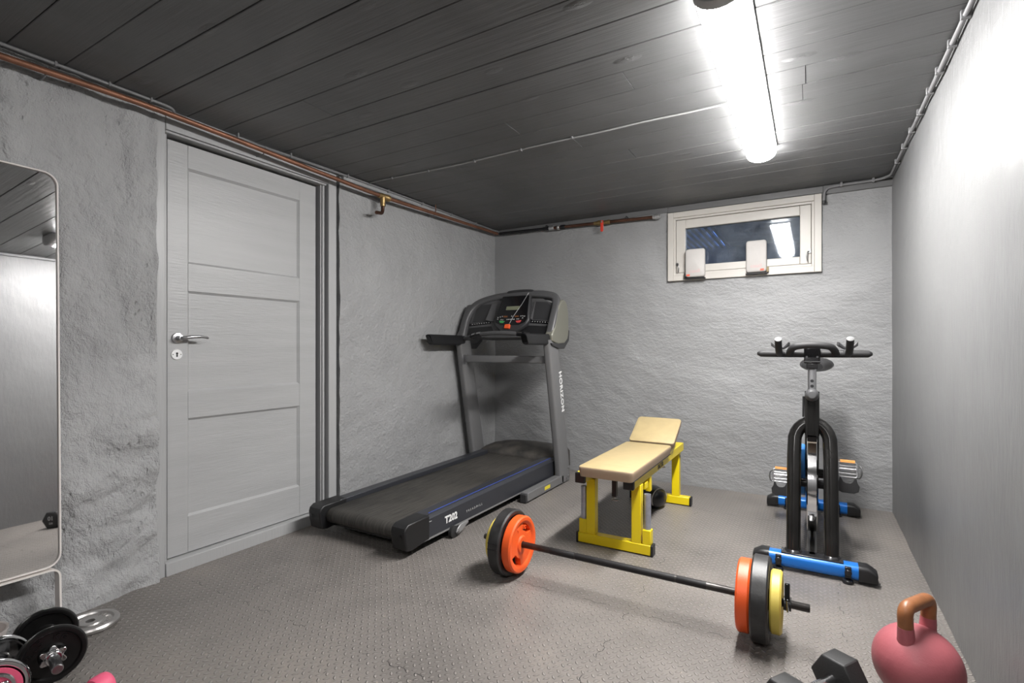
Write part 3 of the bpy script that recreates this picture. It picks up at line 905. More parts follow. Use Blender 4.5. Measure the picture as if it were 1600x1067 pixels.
    for s in (-1, 1):
        xo = xc + s * .430; xi = xc + s * .366
        prof = [(3.305, 1.075), (3.40, 1.052), (3.52, 1.060), (3.575, 1.095), (3.592, 1.16), (3.585, 1.29), (3.560, 1.362), (3.515, 1.392), (3.455, 1.382), (3.415, 1.335), (3.345, 1.18), (3.30, 1.125)]
        sp = yz(prof, min(xo, xi), max(xo, xi))
        part('side_panel', sp, 'olive' if s > 0 else 'mid_grey', con, .012, 3, label='champagne grey side panel' if s > 0 else None)
        part('panel_boot', yz([(3.285, 1.062), (3.30, 1.045), (3.42, 1.020), (3.50, 1.020), (3.588, 1.085), (3.597, 1.165), (3.565, 1.10), (3.51, 1.066), (3.40, 1.060)], min(xo, xi) - .002, max(xo, xi) + .002), 'dark_grey', con, .003)
    arc = spline([(xc - .392, 3.335, 1.115), (xc - .395, 3.395, 1.25), (xc - .375, 3.44, 1.330), (xc - .315, 3.475, 1.390), (xc - .17, 3.50, 1.428), (xc + .03, 3.505, 1.442),
                  (xc + .22, 3.50, 1.436), (xc + .350, 3.488, 1.412), (xc + .390, 3.455, 1.355), (xc + .397, 3.395, 1.25), (xc + .394, 3.335, 1.115)], 7)
    part('arch', B().sweep(arc, rrect(.062, .060, .020, 4), up=(0, -.8, .6)), 'mid_grey', con, smooth=60)
    part('arch_cap', B().sweep(spline([(xc - .09, 3.506, 1.452), (xc - .01, 3.508, 1.461), (xc + .06, 3.508, 1.463), (xc + .13, 3.508, 1.461), (xc + .20, 3.506, 1.454)], 6), rrect(.022, .060, .009, 3), up=(0, -.8, .6), scale=[.7] * 3 + [1] * 19 + [.7] * 3), 'dark_grey', con, smooth=60)
    vdir = V((0, .40, .917)).normalized()
    F = frame((xc + .012, 3.348, 1.118), (1, 0, 0), vdir)
    def up(outline, h0, h1): return B().prism(outline, h0, h1, F)
    body = part('console_body', up([(-.378, .005), (-.372, .20), (-.345, .27), (-.25, .315), (0, .33), (.25, .315), (.345, .27), (.372, .20), (.378, .005), (.15, -.012), (-.15, -.012)], -.055, 0), 'mid_grey', con, .006)
    for s in (-1, 1):
        q = lambda pts: [(x * s, y) for x, y in (pts if s > 0 else reversed(pts))]
        part('tray', up(q([(.205, .135), (.345, .125), (.335, .245), (.300, .278), (.195, .288), (.172, .27)]), 0, .003), 'dark_grey', body)
        part('tray_rib', B().hexa([F @ V(p) for p in ((.140 * s, .125, 0), (.205 * s, .128, 0), (.198 * s, .285, 0), (.150 * s, .285, 0),
                                                     (.140 * s, .125, .004), (.205 * s, .128, .030), (.198 * s, .285, .006), (.150 * s, .285, .003))]), 'mid_grey', body, .002)
        part('button_strip', up(q([(.165, .108), (.365, .092), (.366, .112), (.172, .130)]), 0, .004), 'black_gloss', body)
        db = B()
        for k in range(8):
            cx, cy = (.185 + .022 * k), .1185 - .0018 * k
            db.prism(rrect(.010, .005, .0015, 2, cx * s, cy), .004, .0048, F)
        part('strip_print', db, 'grey_print', body)
        part('speaker_pocket', up(q([(.105, .015), (.365, .012), (.363, .075), (.155, .088)]), 0, .003), 'black', body, .002)
    F = frame(V((xc + .048, 3.348, 1.118)) + vdir * .022, (1, 0, 0), vdir)
    pod = part('display_pod', up([(-.125, .312), (-.150, .13), (-.158, .095), (-.140, .055), (-.07, -.002), (.07, -.002), (.140, .055), (.158, .095), (.150, .13), (.125, .312)], 0, .040), 'dark_grey', body, .012, 3)
    face = part('display_face', up([(-.118, .300), (-.135, .14), (-.143, .105), (-.128, .075), (-.08, .052), (.08, .052), (.128, .075), (.143, .105), (.135, .14), (.118, .300)], .040, .0425), 'black_gloss', pod)
    part('display_window', up(rrect(.115, .032, .003, 2, -.004, .196), .0425, .0435), 'lcd', face)
    for cx in (-.052, .048):
        part('display_window', up(rrect(.036, .012, .002, 2, cx, .124), .0425, .0432), 'amber', face)
    for k, (cx, cy) in enumerate([(-.118, .118), (-.098, .122), (-.118, .104), (-.085, .098), (-.07, .096), (-.03, .098), (-.015, .099), (.0, .099), (.015, .099), (.03, .098), (.055, .100), (.07, .100), (.085, .124), (.1, .125), (.116, .122), (.104, .108), (-.08, .126), (.004, .126)]):
        part('console_key', B().prism(rrect(.010, .0065, .002, 2, cx, cy), .0425, .0436, F), 'grey_print', face)
    part('start_button', up([(-.098, .088), (-.088, .070), (-.062, .068), (-.048, .084)], .0425, .046), 'green_button', face, .001)
    part('stop_button', up([(.098, .088), (.088, .070), (.062, .068), (.048, .084)], .0425, .046), 'red_button', face, .001)
    part('safety_key', up(rrect(.046, .036, .007, 4, -.012, .036), .038, .056), 'key', pod, .003)
    part('key_cord', B().tube([F @ V((-.002, .05, .048)), F @ V((.020, .12, .047)), F @ V((.075, .23, .047)), F @ V((.110, .325, .044))], .0014, 6), 'grey_print', pod)
    # handlebars
    for s in (-1, 1):
        xm = xc + s * .385
        hb = B()
        rings = []
        e_ = .055 if s > 0 else 0
        for y, k in ((3.335, .96), (3.31, 1), (3.06, 1), (2.930 + e_, 1), (2.915 + e_, .93)):
            yy = lambda pz, y=y: y + (pz * .25 if y < 3.1 else 0)
            rings.append([(xm - .006 * s * (3.33 - y) + px * k, y - (.018 * (pz / .035) if y < 3.0 else 0), 1.088 + pz * k) for px, pz in rrect(.050, .080, .018, 5)])
        g = part('handlebar', hb.loft(rings), 'black', con, smooth=50)
        part('grip_end', B().loft([[(p[0] * .82 + (xm - .006 * s * .39) * .18, p[1] - d, p[2] * .82 + 1.089 * .18) for p in rings[-1]] for d in (-.002, .003)]), 'black_gloss', g)
        if s < 0:
            part('sticker', B().box(xm + .022, xm + .0238, 3.285, 3.315, 1.077, 1.105), 'white_print', g)
    pb = spline([(xc - .375, 3.325, 1.098), (xc - .30, 3.30, 1.110), (xc - .20, 3.270, 1.128), (xc - .08, 3.250, 1.138), (xc, 3.247, 1.140), (xc + .08, 3.250, 1.138), (xc + .20, 3.270, 1.128), (xc + .30, 3.30, 1.110), (xc + .375, 3.325, 1.098)], 6)
    bar = part('pulse_bar', B().tube(pb, .0165, 14), 'mid_grey', con)
    for s in (-1, 1):
        seg = [p for p in pb if .14 < (p.x - xc) * s < .285]
        part('pulse_sensor', B().tube(seg, .0180, 14), 'black_gloss', bar)
        for a0, a1 in ((.155, .205), (.218, .268)):
            sg = [p + V((0, -.004, .0075)) for p in pb if a0 < (p.x - xc) * s < a1]
            if len(sg) > 1: part('contact', B().tube(sg, .0125, 10), 'steel', bar)
    return t
make_treadmill()

# ------------------------------------------------------------------ weight bench
def make_bench():
    t = thing('weight_bench', 'yellow steel weight bench with tan pads standing in front of the back wall', 'bench', (-.87, 2.95, 0))
    yl = 'yellow'
    FX0, FX1 = -1.062, -.680
    part('foot_bar', B().box(FX0, FX1, 2.500, 2.550, .006, .056), yl, t, .003)
    part('foot_bar', B().box(FX0, FX1, 3.425, 3.475, .006, .056), yl, t, .003)
    for y in (2.525, 3.450):
        for xx, d in ((FX0, -1), (FX1, 1)):
            part('end_plug', B().box(min(xx, xx + d * .012), max(xx, xx + d * .012), y - .026, y + .026, .0, .057), 'black', t, .004)
    for xx in (-.992, -.752):
        part('leg', B().box(xx - .024, xx + .024, 2.502, 2.548, .056, .346), yl, t, .003)
    part('leg', B().box(-.792, -.744, 3.427, 3.473, .056, .346), yl, t, .003)
    part('leg', B().box(-1.012, -.964, 3.427, 3.473, .056, .346), yl, t, .003)
    for xx in (-1.008, -.757):
        r = part('rail', B().box(xx - .025, xx + .025, 2.415, 3.510, .346, .396), yl, t, .003)
        part('rail_plug', B().box(xx - .026, xx + .026, 2.392, 2.416, .345, .397), 'black', r, .004)
        if xx > -.9:
            text('lettering', 'SALTER', .036, frame((xx + .0255, 2.905, .365), (0, 1, 0), (0, 0, 1)), 'black', r, bold=.001, depth=.0005)
    for xx, tz in ((-1.037, .298), (-.700, .302)):
        so = part('socket', B().box(xx - .021, xx + .021, 2.503, 2.547, .056, .128), yl, t, .003)
        part('upright_tube', B().lathe([(.0125, .10), (.0165, .10), (.0165, tz), (.0125, tz), (.0125, tz - .02), (0, tz - .02)], Matrix.Translation((xx, 2.525, 0)), 20), 'zinc', so)
    # pads
    def pad(o, ex_, ey_, w, l, h, nm):
        Fm = frame(o, ex_, ey_)
        rr = []
        for k, z in ((.93, 0), (.985, h * .55), (1.0, h * .80), (.985, h * .94), (.94, h)):
            rr.append([Fm @ V((x * (1 - (1 - k) * .55), y * (1 - (1 - k) * .2), z)) for x, y in rrect(w, l, .020, 5)])
        b = B().loft(rr)
        p = part(nm, b, 'tan', t, smooth=50)
        p.data.materials.append(M['tan_side'])
        for f in p.data.polygons:
            n = (Fm.to_3x3().inverted() @ f.normal)
            if abs(n.z) < .35: f.material_index = 1
        return p
    pad((-.853, 2.715, .397), (1, 0, 0), (0, 1, 0), .276, .775, .050, 'seat_pad')
    ang = R(29)
    ed = V((0, math.cos(ang), math.sin(ang)))
    Bc = V((-.845, 3.130, .418)) + ed * .128
    pad(Bc, (1, 0, 0), ed, .276, .252, .040, 'back_pad')
    part('pad_board', B().box(-.975, -.717, 2.35, 3.09, .3955, .3985), 'black', t)
    # incline strut and pins
    part('back_strut', B().tube([(-.885, 3.27, .365), (-.885, 3.30, .475)], .010, 10), 'black_metal', t)
    part('back_bracket', B().box(-1.0, -.77, 3.255, 3.285, .352, .382), yl, t, .003)
    pin = part('adjuster_pin', B().box(-.893, -.869, 2.545, 2.575, .255, .396), 'black', t, .003)
    part('pin_tip', B().lathe([(0, 0), (.018, 0), (.018, .004), (.006, .006), (.006, .020), (0, .02)], Matrix.Translation((-.881, 2.56, .236)), 14), 'steel', pin)
    part('label_bracket', B().box(-.745, -.733, 2.60, 2.655, .300, .334), yl, t, .002)
    part('stay', B().box(-.760, -.735, 2.70, 2.735, .265, .346), yl, t, .003)
    part('bolt', B().lathe([(0, 0), (.008, 0), (.008, .006), (0, .008)], axis_z((-.737, 3.0, .338), (0, 0, -1)), 10), 'steel', t)
    part('bolt', B().lathe([(0, 0), (.009, 0), (.009, .006), (0, .008)], axis_z((-.744, 3.45, .315), (1, 0, 0)), 10), 'steel', t)
    return t
make_bench()

# padded bag under the bench
def make_bag():
    t = thing('gym_bag', 'black leather bag with pale piping on the floor under the bench', 'bag', (-.95, 3.29, 0))
    rr = []
    for k, (s, h) in enumerate([(0.0, 0), (.35, 0), (.7, 0), (1, 0), (1, 0), (.9, 0), (.5, 0), (.05, 0)]): pass
    c = V((-.905, 3.305, 0))
    ax = V((.92, -.38, 0)).normalized(); sd = V((-ax.y, ax.x, 0))
    prof = [(-.105, .012), (-.102, .045), (-.08, .068), (-.04, .080), (.03, .078), (.07, .066), (.095, .046), (.102, .012)]
    for u, r in prof:
        ring = []
        for k in range(20):
            a = 2 * math.pi * k / 20
            ca, sa = math.cos(a), math.sin(a)
            z = max(.002, .068 + r * .92 * sa - (.0 if sa > 0 else .0))
            ring.append(c + ax * u + sd * (r * 1.12 * ca * (abs(ca) ** -.15 if abs(ca) > .05 else 1)) + V((0, 0, z)))
        rr.append(ring)
    part('bag_body', B().loft(rr), 'leather', t, smooth=60)
    tr = [c + ax * .076 + sd * (.074 * math.cos(R(a))) + V((0, 0, max(.004, .068 + .062 * math.sin(R(a))))) for a in range(-30, 211, 10)]
    part('piping', B().tube(tr, .0035, 8), 'white_fabric', t, label='pale piping')
    st = spline([c + ax * -.06 + sd * .07 + V((0, 0, .125)), c + ax * -.085 + sd * .05 + V((0, 0, .175)), c + ax * -.10 + sd * -.02 + V((0, 0, .155)), c + ax * -.09 + sd * -.06 + V((0, 0, .09))], 6)
    part('strap', B().sweep(st, rrect(.022, .004, .0015, 2), up=(0, 0, 1)), 'leather', t)
    return t
make_bag()

# ------------------------------------------------------------------ barbell
def plate_prof(r, w, hub, lip):
    """disc with rounded rim and a dished face, both sides"""
    h = w / 2
    half = [(.0155, h * .9), (hub, h * .9), (hub + .006, h * .62), (r - lip - .008, h * .62), (r - lip, h * .95), (r - lip + .004, h), (r - .006, h), (r, h - .006)]
    return half + [(a, -b) for a, b in reversed(half)]
def make_barbell():
    t = thing('barbell', 'barbell loaded with orange, black and yellow plates on the tread floor', 'barbell', (-.66, 2.0, 0))
    Y, Z = 2.0, .145
    mk = lambda x: axis_z((x, Y, Z), (1, 0, 0), (0, 0, 1))
    bar = part('bar', B().lathe([(0, -1.32), (.0115, -1.32), (.0135, -1.317), (.0135, -.002 - .003), (.0115, -.002), (0, -.002)], mk(0), 24), 'bar', t, base=None)
    for a, b_ in ((-.98, -.865), (-.858, -.45), (-.443, -.335)):
        part('knurling', B().lathe([(.0137, a), (.0142, a + .002), (.0142, b_ - .002), (.0137, b_)], mk(0), 24), 'knurl', bar)
    def plate(x, r, w, m, lab, grips, hub=.034, lip=.022, rot=0, letters=None):
        p = part('weight_plate', B().lathe(plate_prof(r, w, hub, lip), mk(x), 56, closed=True), m, t, label=lab, smooth=40)
        if grips:
            cut = B()
            for k in range(grips):
                a0 = R(rot + 360 / grips * k)
                ri, ro = r * .40, r * .74
                ol = []
                n = 8
                for i in range(n + 1):
                    a = a0 + R(-30 + 60 * i / n); ol.append((ro * math.cos(a), ro * math.sin(a)))
                for i in range(n + 1):
                    a = a0 + R(26 - 52 * i / n); rr_ = ri + (.010 if 0 < i < n else .016); ol.append((rr_ * math.cos(a), rr_ * math.sin(a)))
                cut.prism(ol, -w, w, mk(x))
            # cutter lives in world space, the plate mesh in its parent's space
            off = -ORG[t.name]
            bmesh.ops.translate(cut.bm, vec=off, verts=cut.bm.verts[:])
            boolean(p, cut)
        if letters:
            s, ld = letters
            Fx = axis_z((x + s * w * .31, Y, Z), (s, 0, 0), (0, 0, 1))
            lb_ = B()
            arc_text(lb_, ld, .024, Fx, r * .60, 0 if s > 0 else 180, 16, .0022)
            part('embossed_lettering', lb_, m, p, smooth=25)
        return p
    # left side, from the inside out
    plate(-1.137, .124, .044, 'orange', 'orange plate at the left end', 2, rot=-35, letters=(1, '5 KG'))
    bl = plate(-1.189, .145, .056, 'plate_black', 'big black plate at the left end', 0)
    for a in (4, 14):
        mt = Matrix.Translation((-1.189, Y, Z)) @ Matrix.Rotation(R(-a), 4, 'X') @ Matrix.Translation((0, -.1452, 0))
        part('rim_notch', B().mbox((.050, .003, .0035), mt), 'black', bl)
    plate(-1.236, .105, .034, 'plate_yellow', 'yellow plate at the left end', 2, rot=30)
    # right side
    plate(-.203, .124, .044, 'orange', 'orange plate at the right end', 2, rot=20)
    plate(-.151, .145, .056, 'plate_black', 'big black plate at the right end', 0)
    plate(-.103, .105, .036, 'plate_yellow', 'yellow plate at the right end', 3, rot=60)
    for x0, s in ((-.082, 1), (-1.256, -1)):
        co = part('collar', B().lathe([(.0138, 0), (.023, 0), (.023, .024 * s), (.0138, .024 * s)], mk(x0), 24, closed=True), 'black', t, .001)
        lv_ = B()
        lv_.mbox((.016, .020, .052), Matrix.Translation((x0 + .012 * s, Y - .010, Z + .046)) @ Matrix.Rotation(R(-14), 4, 'X'))
        part('collar_lever', lv_, 'black_gloss', co, .003)
        part('collar_spring', B().tube([(x0 + .012 * s, Y - .026, Z + .02), (x0 + .014 * s, Y - .028, Z - .016)], .0035, 8), 'chrome', co)
    return t
make_barbell()

# ------------------------------------------------------------------ spin bike
def make_bike():
    t = thing('spin_bike', 'blue and black spinning bike with chrome flywheel by the right wall', 'exercise bike', (.01, 3.2, 0))
    xc = .005
    def foot(y, blue, tot, z, pos):
        f = part('stabiliser', B().sweep([(xc - blue, y, z), (xc + blue, y, z)], rrect(.072, .064, .022, 5), up=(0, 0, 1)), 'bike_blue', t, smooth=50, label='blue stabiliser tube')
        for s in (-1, 1):
            c = B().loft([[(xc + s * x, y + py * k, z - .001 + pz * k2 - d) for py, pz in rrect(.078, .072, .018, 4)] for x, k, k2, d in ((blue - .004, 1, 1, 0), (blue + .03, 1.02, 1.0, 0), (tot - .006, 1.05, .72, .009), (tot, .95, .66, .011))])
            part('foot_cap', c, 'black', f, smooth=50)
        for s in (-1, 1):
            lg = B()
            lg.box(xc + s * .135 - .012, xc + s * .135 + .012, y - .046, y - .030, z - .022, z + .026)
            lg.lathe([(0, 0), (.014, 0), (.014, .006), (.008, .010), (0, .010)], axis_z((xc + s * .135, y - .046, z + .004), (0, -1, 0)), 14)
            lg.lathe([(.0, 0), (.022, 0), (.020, .014), (.006, .020), (0, .02)], Matrix.Translation((xc + s * .135, y - .036, 0)), 16)
            part('levelling_foot', lg, 'black_metal', f, .002)
        return f
    foot(2.700, .178, .243, .046, 1)
    foot(3.730, .190, .252, .044, -1)
    # fork
    fork_dir = lambda z: 2.722 + (z - .06) * .265
    pts = []
    for s, zz in ((-1, (.066, .20, .40, .50)),):
        for z in zz: pts.append(V((xc - .076, fork_dir(z), z)))
    for a in range(165, 14, -15):
        z = .565 + .100 * math.sin(R(a)); x = xc + .076 * math.cos(R(a)); pts.append(V((x, fork_dir(z), z)))
    for z in (.50, .40, .20, .066): pts.append(V((xc + .076, fork_dir(z), z)))
    part('fork', B().tube(pts, .0305, 20), 'bike_black', t, smooth=60)
    part('fork_plate', B().box(xc - .125, xc + .120, 2.675, 2.745, .074, .082), 'black_metal', t, .003)
    for s in (-1, 1):
        part('weld_collar', B().lathe([(.0305, 0), (.040, 0), (.033, .010), (.0305, .012)], Matrix.Translation((xc + s * .076, fork_dir(.08), .078)), 20, closed=True), 'black_metal', t)
    # head tube and handlebar post
    ht = lambda z: V((xc, fork_dir(.62) + (z - .62) * .10, z))
    part('head_tube', B().sweep([ht(.605), ht(.815)], rrect(.062, .070, .018, 5), up=(0, -1, .1)), 'bike_black', t, smooth=50)
    part('bar_post', B().sweep([ht(.80), ht(.955)], rrect(.036, .050, .006, 3), up=(0, -1, .1)), 'steel', t)
    for z in (.868, .843):
        part('post_hole', B().lathe([(0, 0), (.0075, 0), (.0075, .0008), (0, .0008)], axis_z(ht(z) + V((0, -.0255, 0)), (0, -1, .1)), 14), 'black', t)
    kn = part('adjuster_knob', B().lathe([(0, .045), (.016, .044), (.026, .036), (.030, .024), (.028, .012), (.018, 0), (0, 0)], axis_z(ht(.800) + V((0, -.034, 0)), (0, -1, .12)), 24), 'mid_grey', t)
    part('brake_lever', B().sweep([ht(.79) + V((-.036, .0, 0)), ht(.69) + V((-.037, -.004, 0))], rrect(.010, .020, .004, 3), up=(0, -1, 0)), 'black', t)
    # handlebar
    HB = 1.0
    hy = 2.872
    hbar = part('handlebar', B().tube([(xc - .238, hy - .012, HB), (xc - .225, hy - .006, HB), (xc - .12, hy, HB), (xc + .12, hy, HB), (xc + .225, hy - .006, HB), (xc + .238, hy - .012, HB)], [.008, .0165, .018, .018, .0165, .008], 16), 'foam', t, smooth=60)
    lp = spline([(xc - .098, hy - .004, HB - .004), (xc - .088, hy - .035, HB + .020), (xc - .065, hy - .055, HB + .036), (xc, hy - .062, HB + .042), (xc + .065, hy - .055, HB + .036), (xc + .088, hy - .035, HB + .020), (xc + .098, hy - .004, HB - .004)], 6)
    part('loop_grip', B().tube(lp, .0165, 16), 'foam', hbar, smooth=60)
    for s in (-1, 1):
        x = xc + s * .143 + .004
        a_ = fillet([(x - s * .02, hy, HB - .002), (x, hy - .03, HB - .002), (x, hy - .10, HB + .016), (x, hy - .150, HB + .070)], .03)
        g = part('aero_grip', B().tube(a_, .0155, 16), 'foam', hbar, smooth=60)
        e = a_[-1]; d = (a_[-1] - a_[-2]).normalized()
        part('grip_end', B().lathe([(0, .002), (.012, .0015), (.0155, 0), (.0155, -.004), (0, -.004)], axis_z(e, d), 16), 'foam_end', g)
        rs = B().loft([[(x + px * k, hy + .045 + dy, HB + .026 + (abs(px) * .30) + h) for px, h in ((-.042, 0), (-.015, -.010), (.015, -.010), (.042, 0), (.042, .020), (.016, .004), (-.016, .004), (-.042, .020))] for dy, k in ((-.055, .9), (.0, 1.0), (.055, 1.0))])
        part('arm_rest', rs, 'dark_grey', hbar, .003)
    st = part('stem_bracket', B().loft([[(xc + px, hy - .026 + .0, z) for px in (-.034, .034)] + [(xc + px, hy + .030, z) for px in (.034, -.034)] for z in (.953, .958, .985, 1.022, 1.028)]), 'black_gloss', t, .006, 3)
    for s in (-1, 1):
        part('bolt', B().lathe([(0, 0), (.005, 0), (.004, .003), (0, .003)], axis_z((xc + s * .022, hy - .026, .985), (0, -1, 0)), 10), 'steel', st)
    part('bracket_clamp', B().box(xc - .024, xc + .024, hy - .022, hy + .026, .928, .954), 'black', st, .004)
    part('bracket_lip', B().box(xc - .033, xc + .033, hy - .0285, hy - .024, .9605, .965), 'steel', st)
    # flywheel
    fy, fz, fr_ = 3.005, .340, .232
    mk = axis_z((xc, fy, fz), (1, 0, 0), (0, 0, 1))
    fw = part('flywheel', B().lathe([(.03, .012), (.165, .010), (.180, .022), (.226, .022), (fr_, .018), (fr_, -.018), (.226, -.022), (.180, -.022), (.165, -.010), (.03, -.012)], mk, 72, closed=True), 'chrome', t, smooth=30)
    part('hub', B().lathe([(0, -.050), (.022, -.050), (.022, .050), (0, .050)], mk, 20), 'black_metal', fw)
    part('brake_pad', B().box(xc - .020, xc + .020, fork_dir(.6) - .002, 2.975, .5725, .600), 'black', t, .003)
    part('brake_felt', B().box(xc - .019, xc + .019, fork_dir(.6) - .004, 2.93, .5675, .574), 'cream', t)
    part('axle', B().tube([(xc - .105, fy, fz), (xc + .105, fy, fz)], .009, 12), 'steel', t)
    for s in (-1, 1):
        sl = V((xc + s * .082, fork_dir(.33), .33))
        part('axle_stay', B().sweep([sl + V((0, .01, 0)), (xc + s * .082, fy + .02, fz)], rrect(.014, .05, .004, 3), up=(0, 0, 1)), 'bike_black', t)
        part('adjuster_bolt', B().tube([(xc + s * .026, fork_dir(.3) + .12, .375), (xc + s * .075, fork_dir(.3) + .11, .372)], .007, 10), 'black_metal', t)
    # frame
    by, bz = 3.285, .335
    part('main_beam', B().sweep(spline([(xc, fork_dir(.63) + .005, .650), (xc, 3.12, .630), (xc, 3.29, .560), (xc, 3.36, .40), (xc, 3.52, .20), (xc, 3.728, .060)], 6), rrect(.050, .070, .018, 4), up=(1, 0, 0)), 'bike_black', t, smooth=60)
    part('lower_beam', B().sweep([(xc, 2.715, .062), (xc, 3.25, .062), (xc, 3.715, .062)], rrect(.045, .040, .012, 3), up=(0, 0, 1)), 'bike_black', t, smooth=50)
    part('seat_tube', B().sweep([(xc, 3.30, .50), (xc, 3.385, .74)], rrect(.054, .070, .016, 4), up=(0, -1, .3)), 'bike_black', t, smooth=50)
    part('seat_post', B().sweep([(xc, 3.37, .70), (xc, 3.435, .885)], rrect(.036, .050, .008, 3), up=(0, -1, .3)), 'steel', t)
    sd = B()
    rings = []
    for y, w, z, h in ((3.215, .026, .925, .022), (3.26, .032, .926, .028), (3.36, .044, .925, .034), (3.45, .074, .922, .040), (3.51, .088, .928, .045), (3.555, .074, .934, .036), (3.568, .06, .935, .02)):
        rings.append([(xc + .024 + w * math.cos(R(a)) , y, z + h * math.sin(R(a)) * (1 if math.sin(R(a)) > 0 else .8)) for a in range(0, 360, 18)])
    part('saddle', sd.loft(rings), 'black', t, smooth=60)
    # blue chain guard with crank
    def yzp(ol, x0, x1): return B().prism(ol, x0, x1, Matrix(((0, 0, 1, 0), (1, 0, 0, 0), (0, 1, 0, 0), (0, 0, 0, 1))))
    go = []
    for k in range(17):
        a = R(-110 + 220 * k / 16); go.append((by + .115 * math.cos(a), bz + .115 * math.sin(a)))
    go += [(3.16, .500), (3.02, .535), (2.985, .515), (2.985, .400), (3.05, .270), (3.18, .230)]
    cg = part('chain_guard', yzp(go, xc - .062, xc - .030), 'bike_light_blue', t, .006, 3, label='light blue chain guard')
    part('guard_disc', B().lathe([(0, 0), (.085, 0), (.085, .006), (0, .008)], axis_z((xc - .062, by, bz), (-1, 0, 0)), 32), 'black', cg)
    part('bottom_bracket', B().tube([(xc - .085, by, bz), (xc + .085, by, bz)], .026, 18), 'bike_black', t)
    cd_ = V((0, .145, -.066)).normalized()
    for s in (-1, 1):
        e = V((xc + s * .096, by, bz)); tip = e + cd_ * (-s * .160)
        ca = part('crank_arm', B().sweep([e + cd_ * (s * .015), tip + cd_ * (-s * .014)], rrect(.026, .014, .006, 3), up=(1, 0, 0)), 'black_metal', t)
        pc = tip + V((s * .062, 0, 0))
        W_ = lambda x, y, z: pc + V((x, y + z * .28, z))
        pd = B()
        loop = fillet([W_(-.040, -.004, .034), W_(.040, -.004, .034), W_(.040, -.004, -.036), W_(-.040, -.004, -.036), W_(-.040, -.004, .034)], .010, 4)
        pd.sweep(loop, rrect(.007, .020, .002, 2), up=(0, -1, .28))
        pd.tube([tip + V((-.006 * s, 0, 0)), pc + V((s * .038, 0, 0))], .0105, 12)
        for zz in (-.018, .018):
            pd.tube([W_(-.038, -.006, zz), W_(.038, -.006, zz)], .0035, 8)
        pp = part('pedal', pd, 'steel', ca, smooth=50)
        part('reflector', B().hexa([W_(*q) for q in ((-.032, -.016, .037), (.032, -.016, .037), (.032, .004, .037), (-.032, .004, .037), (-.032, -.016, .047), (.032, -.016, .047), (.032, .004, .047), (-.032, .004, .047))]), 'reflector', pp)
        cage = spline([W_(s * .040, -.004, .028), W_(s * .056, -.014, .018), W_(s * .060, -.018, -.010), W_(s * .052, -.012, -.034), W_(s * .040, -.004, -.036)], 5)
        part('toe_loop', B().tube(cage, .0035, 8), 'steel', pp)
        ol = [(-.036, -.036), (-.030, -.036), (-.020, -.058), (-.010, -.064), (.010, -.064), (.020, -.058), (.030, -.036), (.036, -.036), (.040, -.060), (.050, -.078), (.046, -.104), (.026, -.114), (-.026, -.114), (-.046, -.104), (-.050, -.078), (-.040, -.060)]
        part('toe_strap', B().prism(ol, -.005, .005, frame(pc + V((0, -.012, 0)), (1, 0, 0), (0, .20, 1))), 'black', pp, .002)
    return t
make_bike()

# ------------------------------------------------------------------ kettlebell
def make_kettlebell():
    t = thing('kettlebell', 'pink kettlebell with worn brown handle on the floor by the right wall', 'kettlebell', (0, 0, 0), local=True)
    r = .110; cz = .104
    prof = [(0, 0), (.055, 0), (.062, .003)]
    for a in range(-62, 91, 4):
        prof.append((r * math.cos(R(a)), cz + r * math.sin(R(a))))
    prof[-1] = (0, cz + r)
    bd = B().lathe(prof, Matrix(), 56)
    bd_o = part('body', bd, 'kb_pink', t, smooth=60)
    hp = fillet([(-.052, 0, .150), (-.066, 0, .225), (-.058, 0, .276), (.058, 0, .276), (.066, 0, .225), (.052, 0, .150)], .045, 8)
    hs = [1.0] * len(hp)
    lower = [(-.036, 0, .120), (-.050, 0, .158), (-.0585, 0, .195), (-.0615, 0, .228)]
    for s in (-1, 1):
        q = [(x * -s, y, z) for x, y, z in lower]
        part('handle_horn', B().tube(q, [.044, .030, .0215, .0198], 24), 'kb_pink', t, smooth=60)
    hp2 = [p for p in fillet([(-.0613, 0, .226), (-.0650, 0, .283), (.0650, 0, .283), (.0613, 0, .226)], .050, 10)]
    part('handle_grip', B().tube(hp2, .0192, 24), 'kb_brown', t, smooth=60, label='brown worn handle grip')
    return t
kb = make_kettlebell()
kb.location = (.268, 1.885, 0); kb.rotation_euler = (0, 0, math.atan2(.143, .094))

# ------------------------------------------------------------------ hex dumbbell
def make_hex():
    t = thing('hex_dumbbell', 'black hexagonal dumbbell with chrome handle on the floor beside the pink kettlebell', 'dumbbell', (0, 0, 0), local=True)
    ap = .0575; rr = ap / math.cos(R(30))
    hexo = lambda k: [(k * rr * math.cos(R(60 * i + 0)), k * rr * math.sin(R(60 * i + 0))) for i in range(6)]
    for s in (-1, 1):
        F = axis_z((0, 0, ap), (s, 0, 0), (0, s, 0))
        rings = []
        for k, h in ((.74, .078), (.98, .086), (1, .090), (1, .150), (.98, .154), (.80, .160)):
            rings.append([F @ V((x, y, h)) for x, y in hexo(k)])
        hd_ = part('head', B().loft(rings), 'hex_black', t, .003)
        tb_ = text_bm('10', .040, frame((s * .1602, 0, ap + .012), (0, s, 0), (0, 0, 1)), .0012, .001)
        part('weight_mark', tb_, 'grey_print', hd_, smooth=25)
        tb_ = text_bm('KG', .018, frame((s * .1602, 0, ap - .022), (0, s, 0), (0, 0, 1)), .0010, .0005)
        part('weight_mark', tb_, 'grey_print', hd_, smooth=25)
    part('handle', B().lathe([(0, -.080), (.018, -.080), (.0165, -.066), (.0155, -.045), (.0172, 0), (.0155, .045), (.0165, .066), (.018, .080), (0, .080)], axis_z((0, 0, ap), (1, 0, 0)), 28), 'chrome', t, label='chrome handle')
    return t
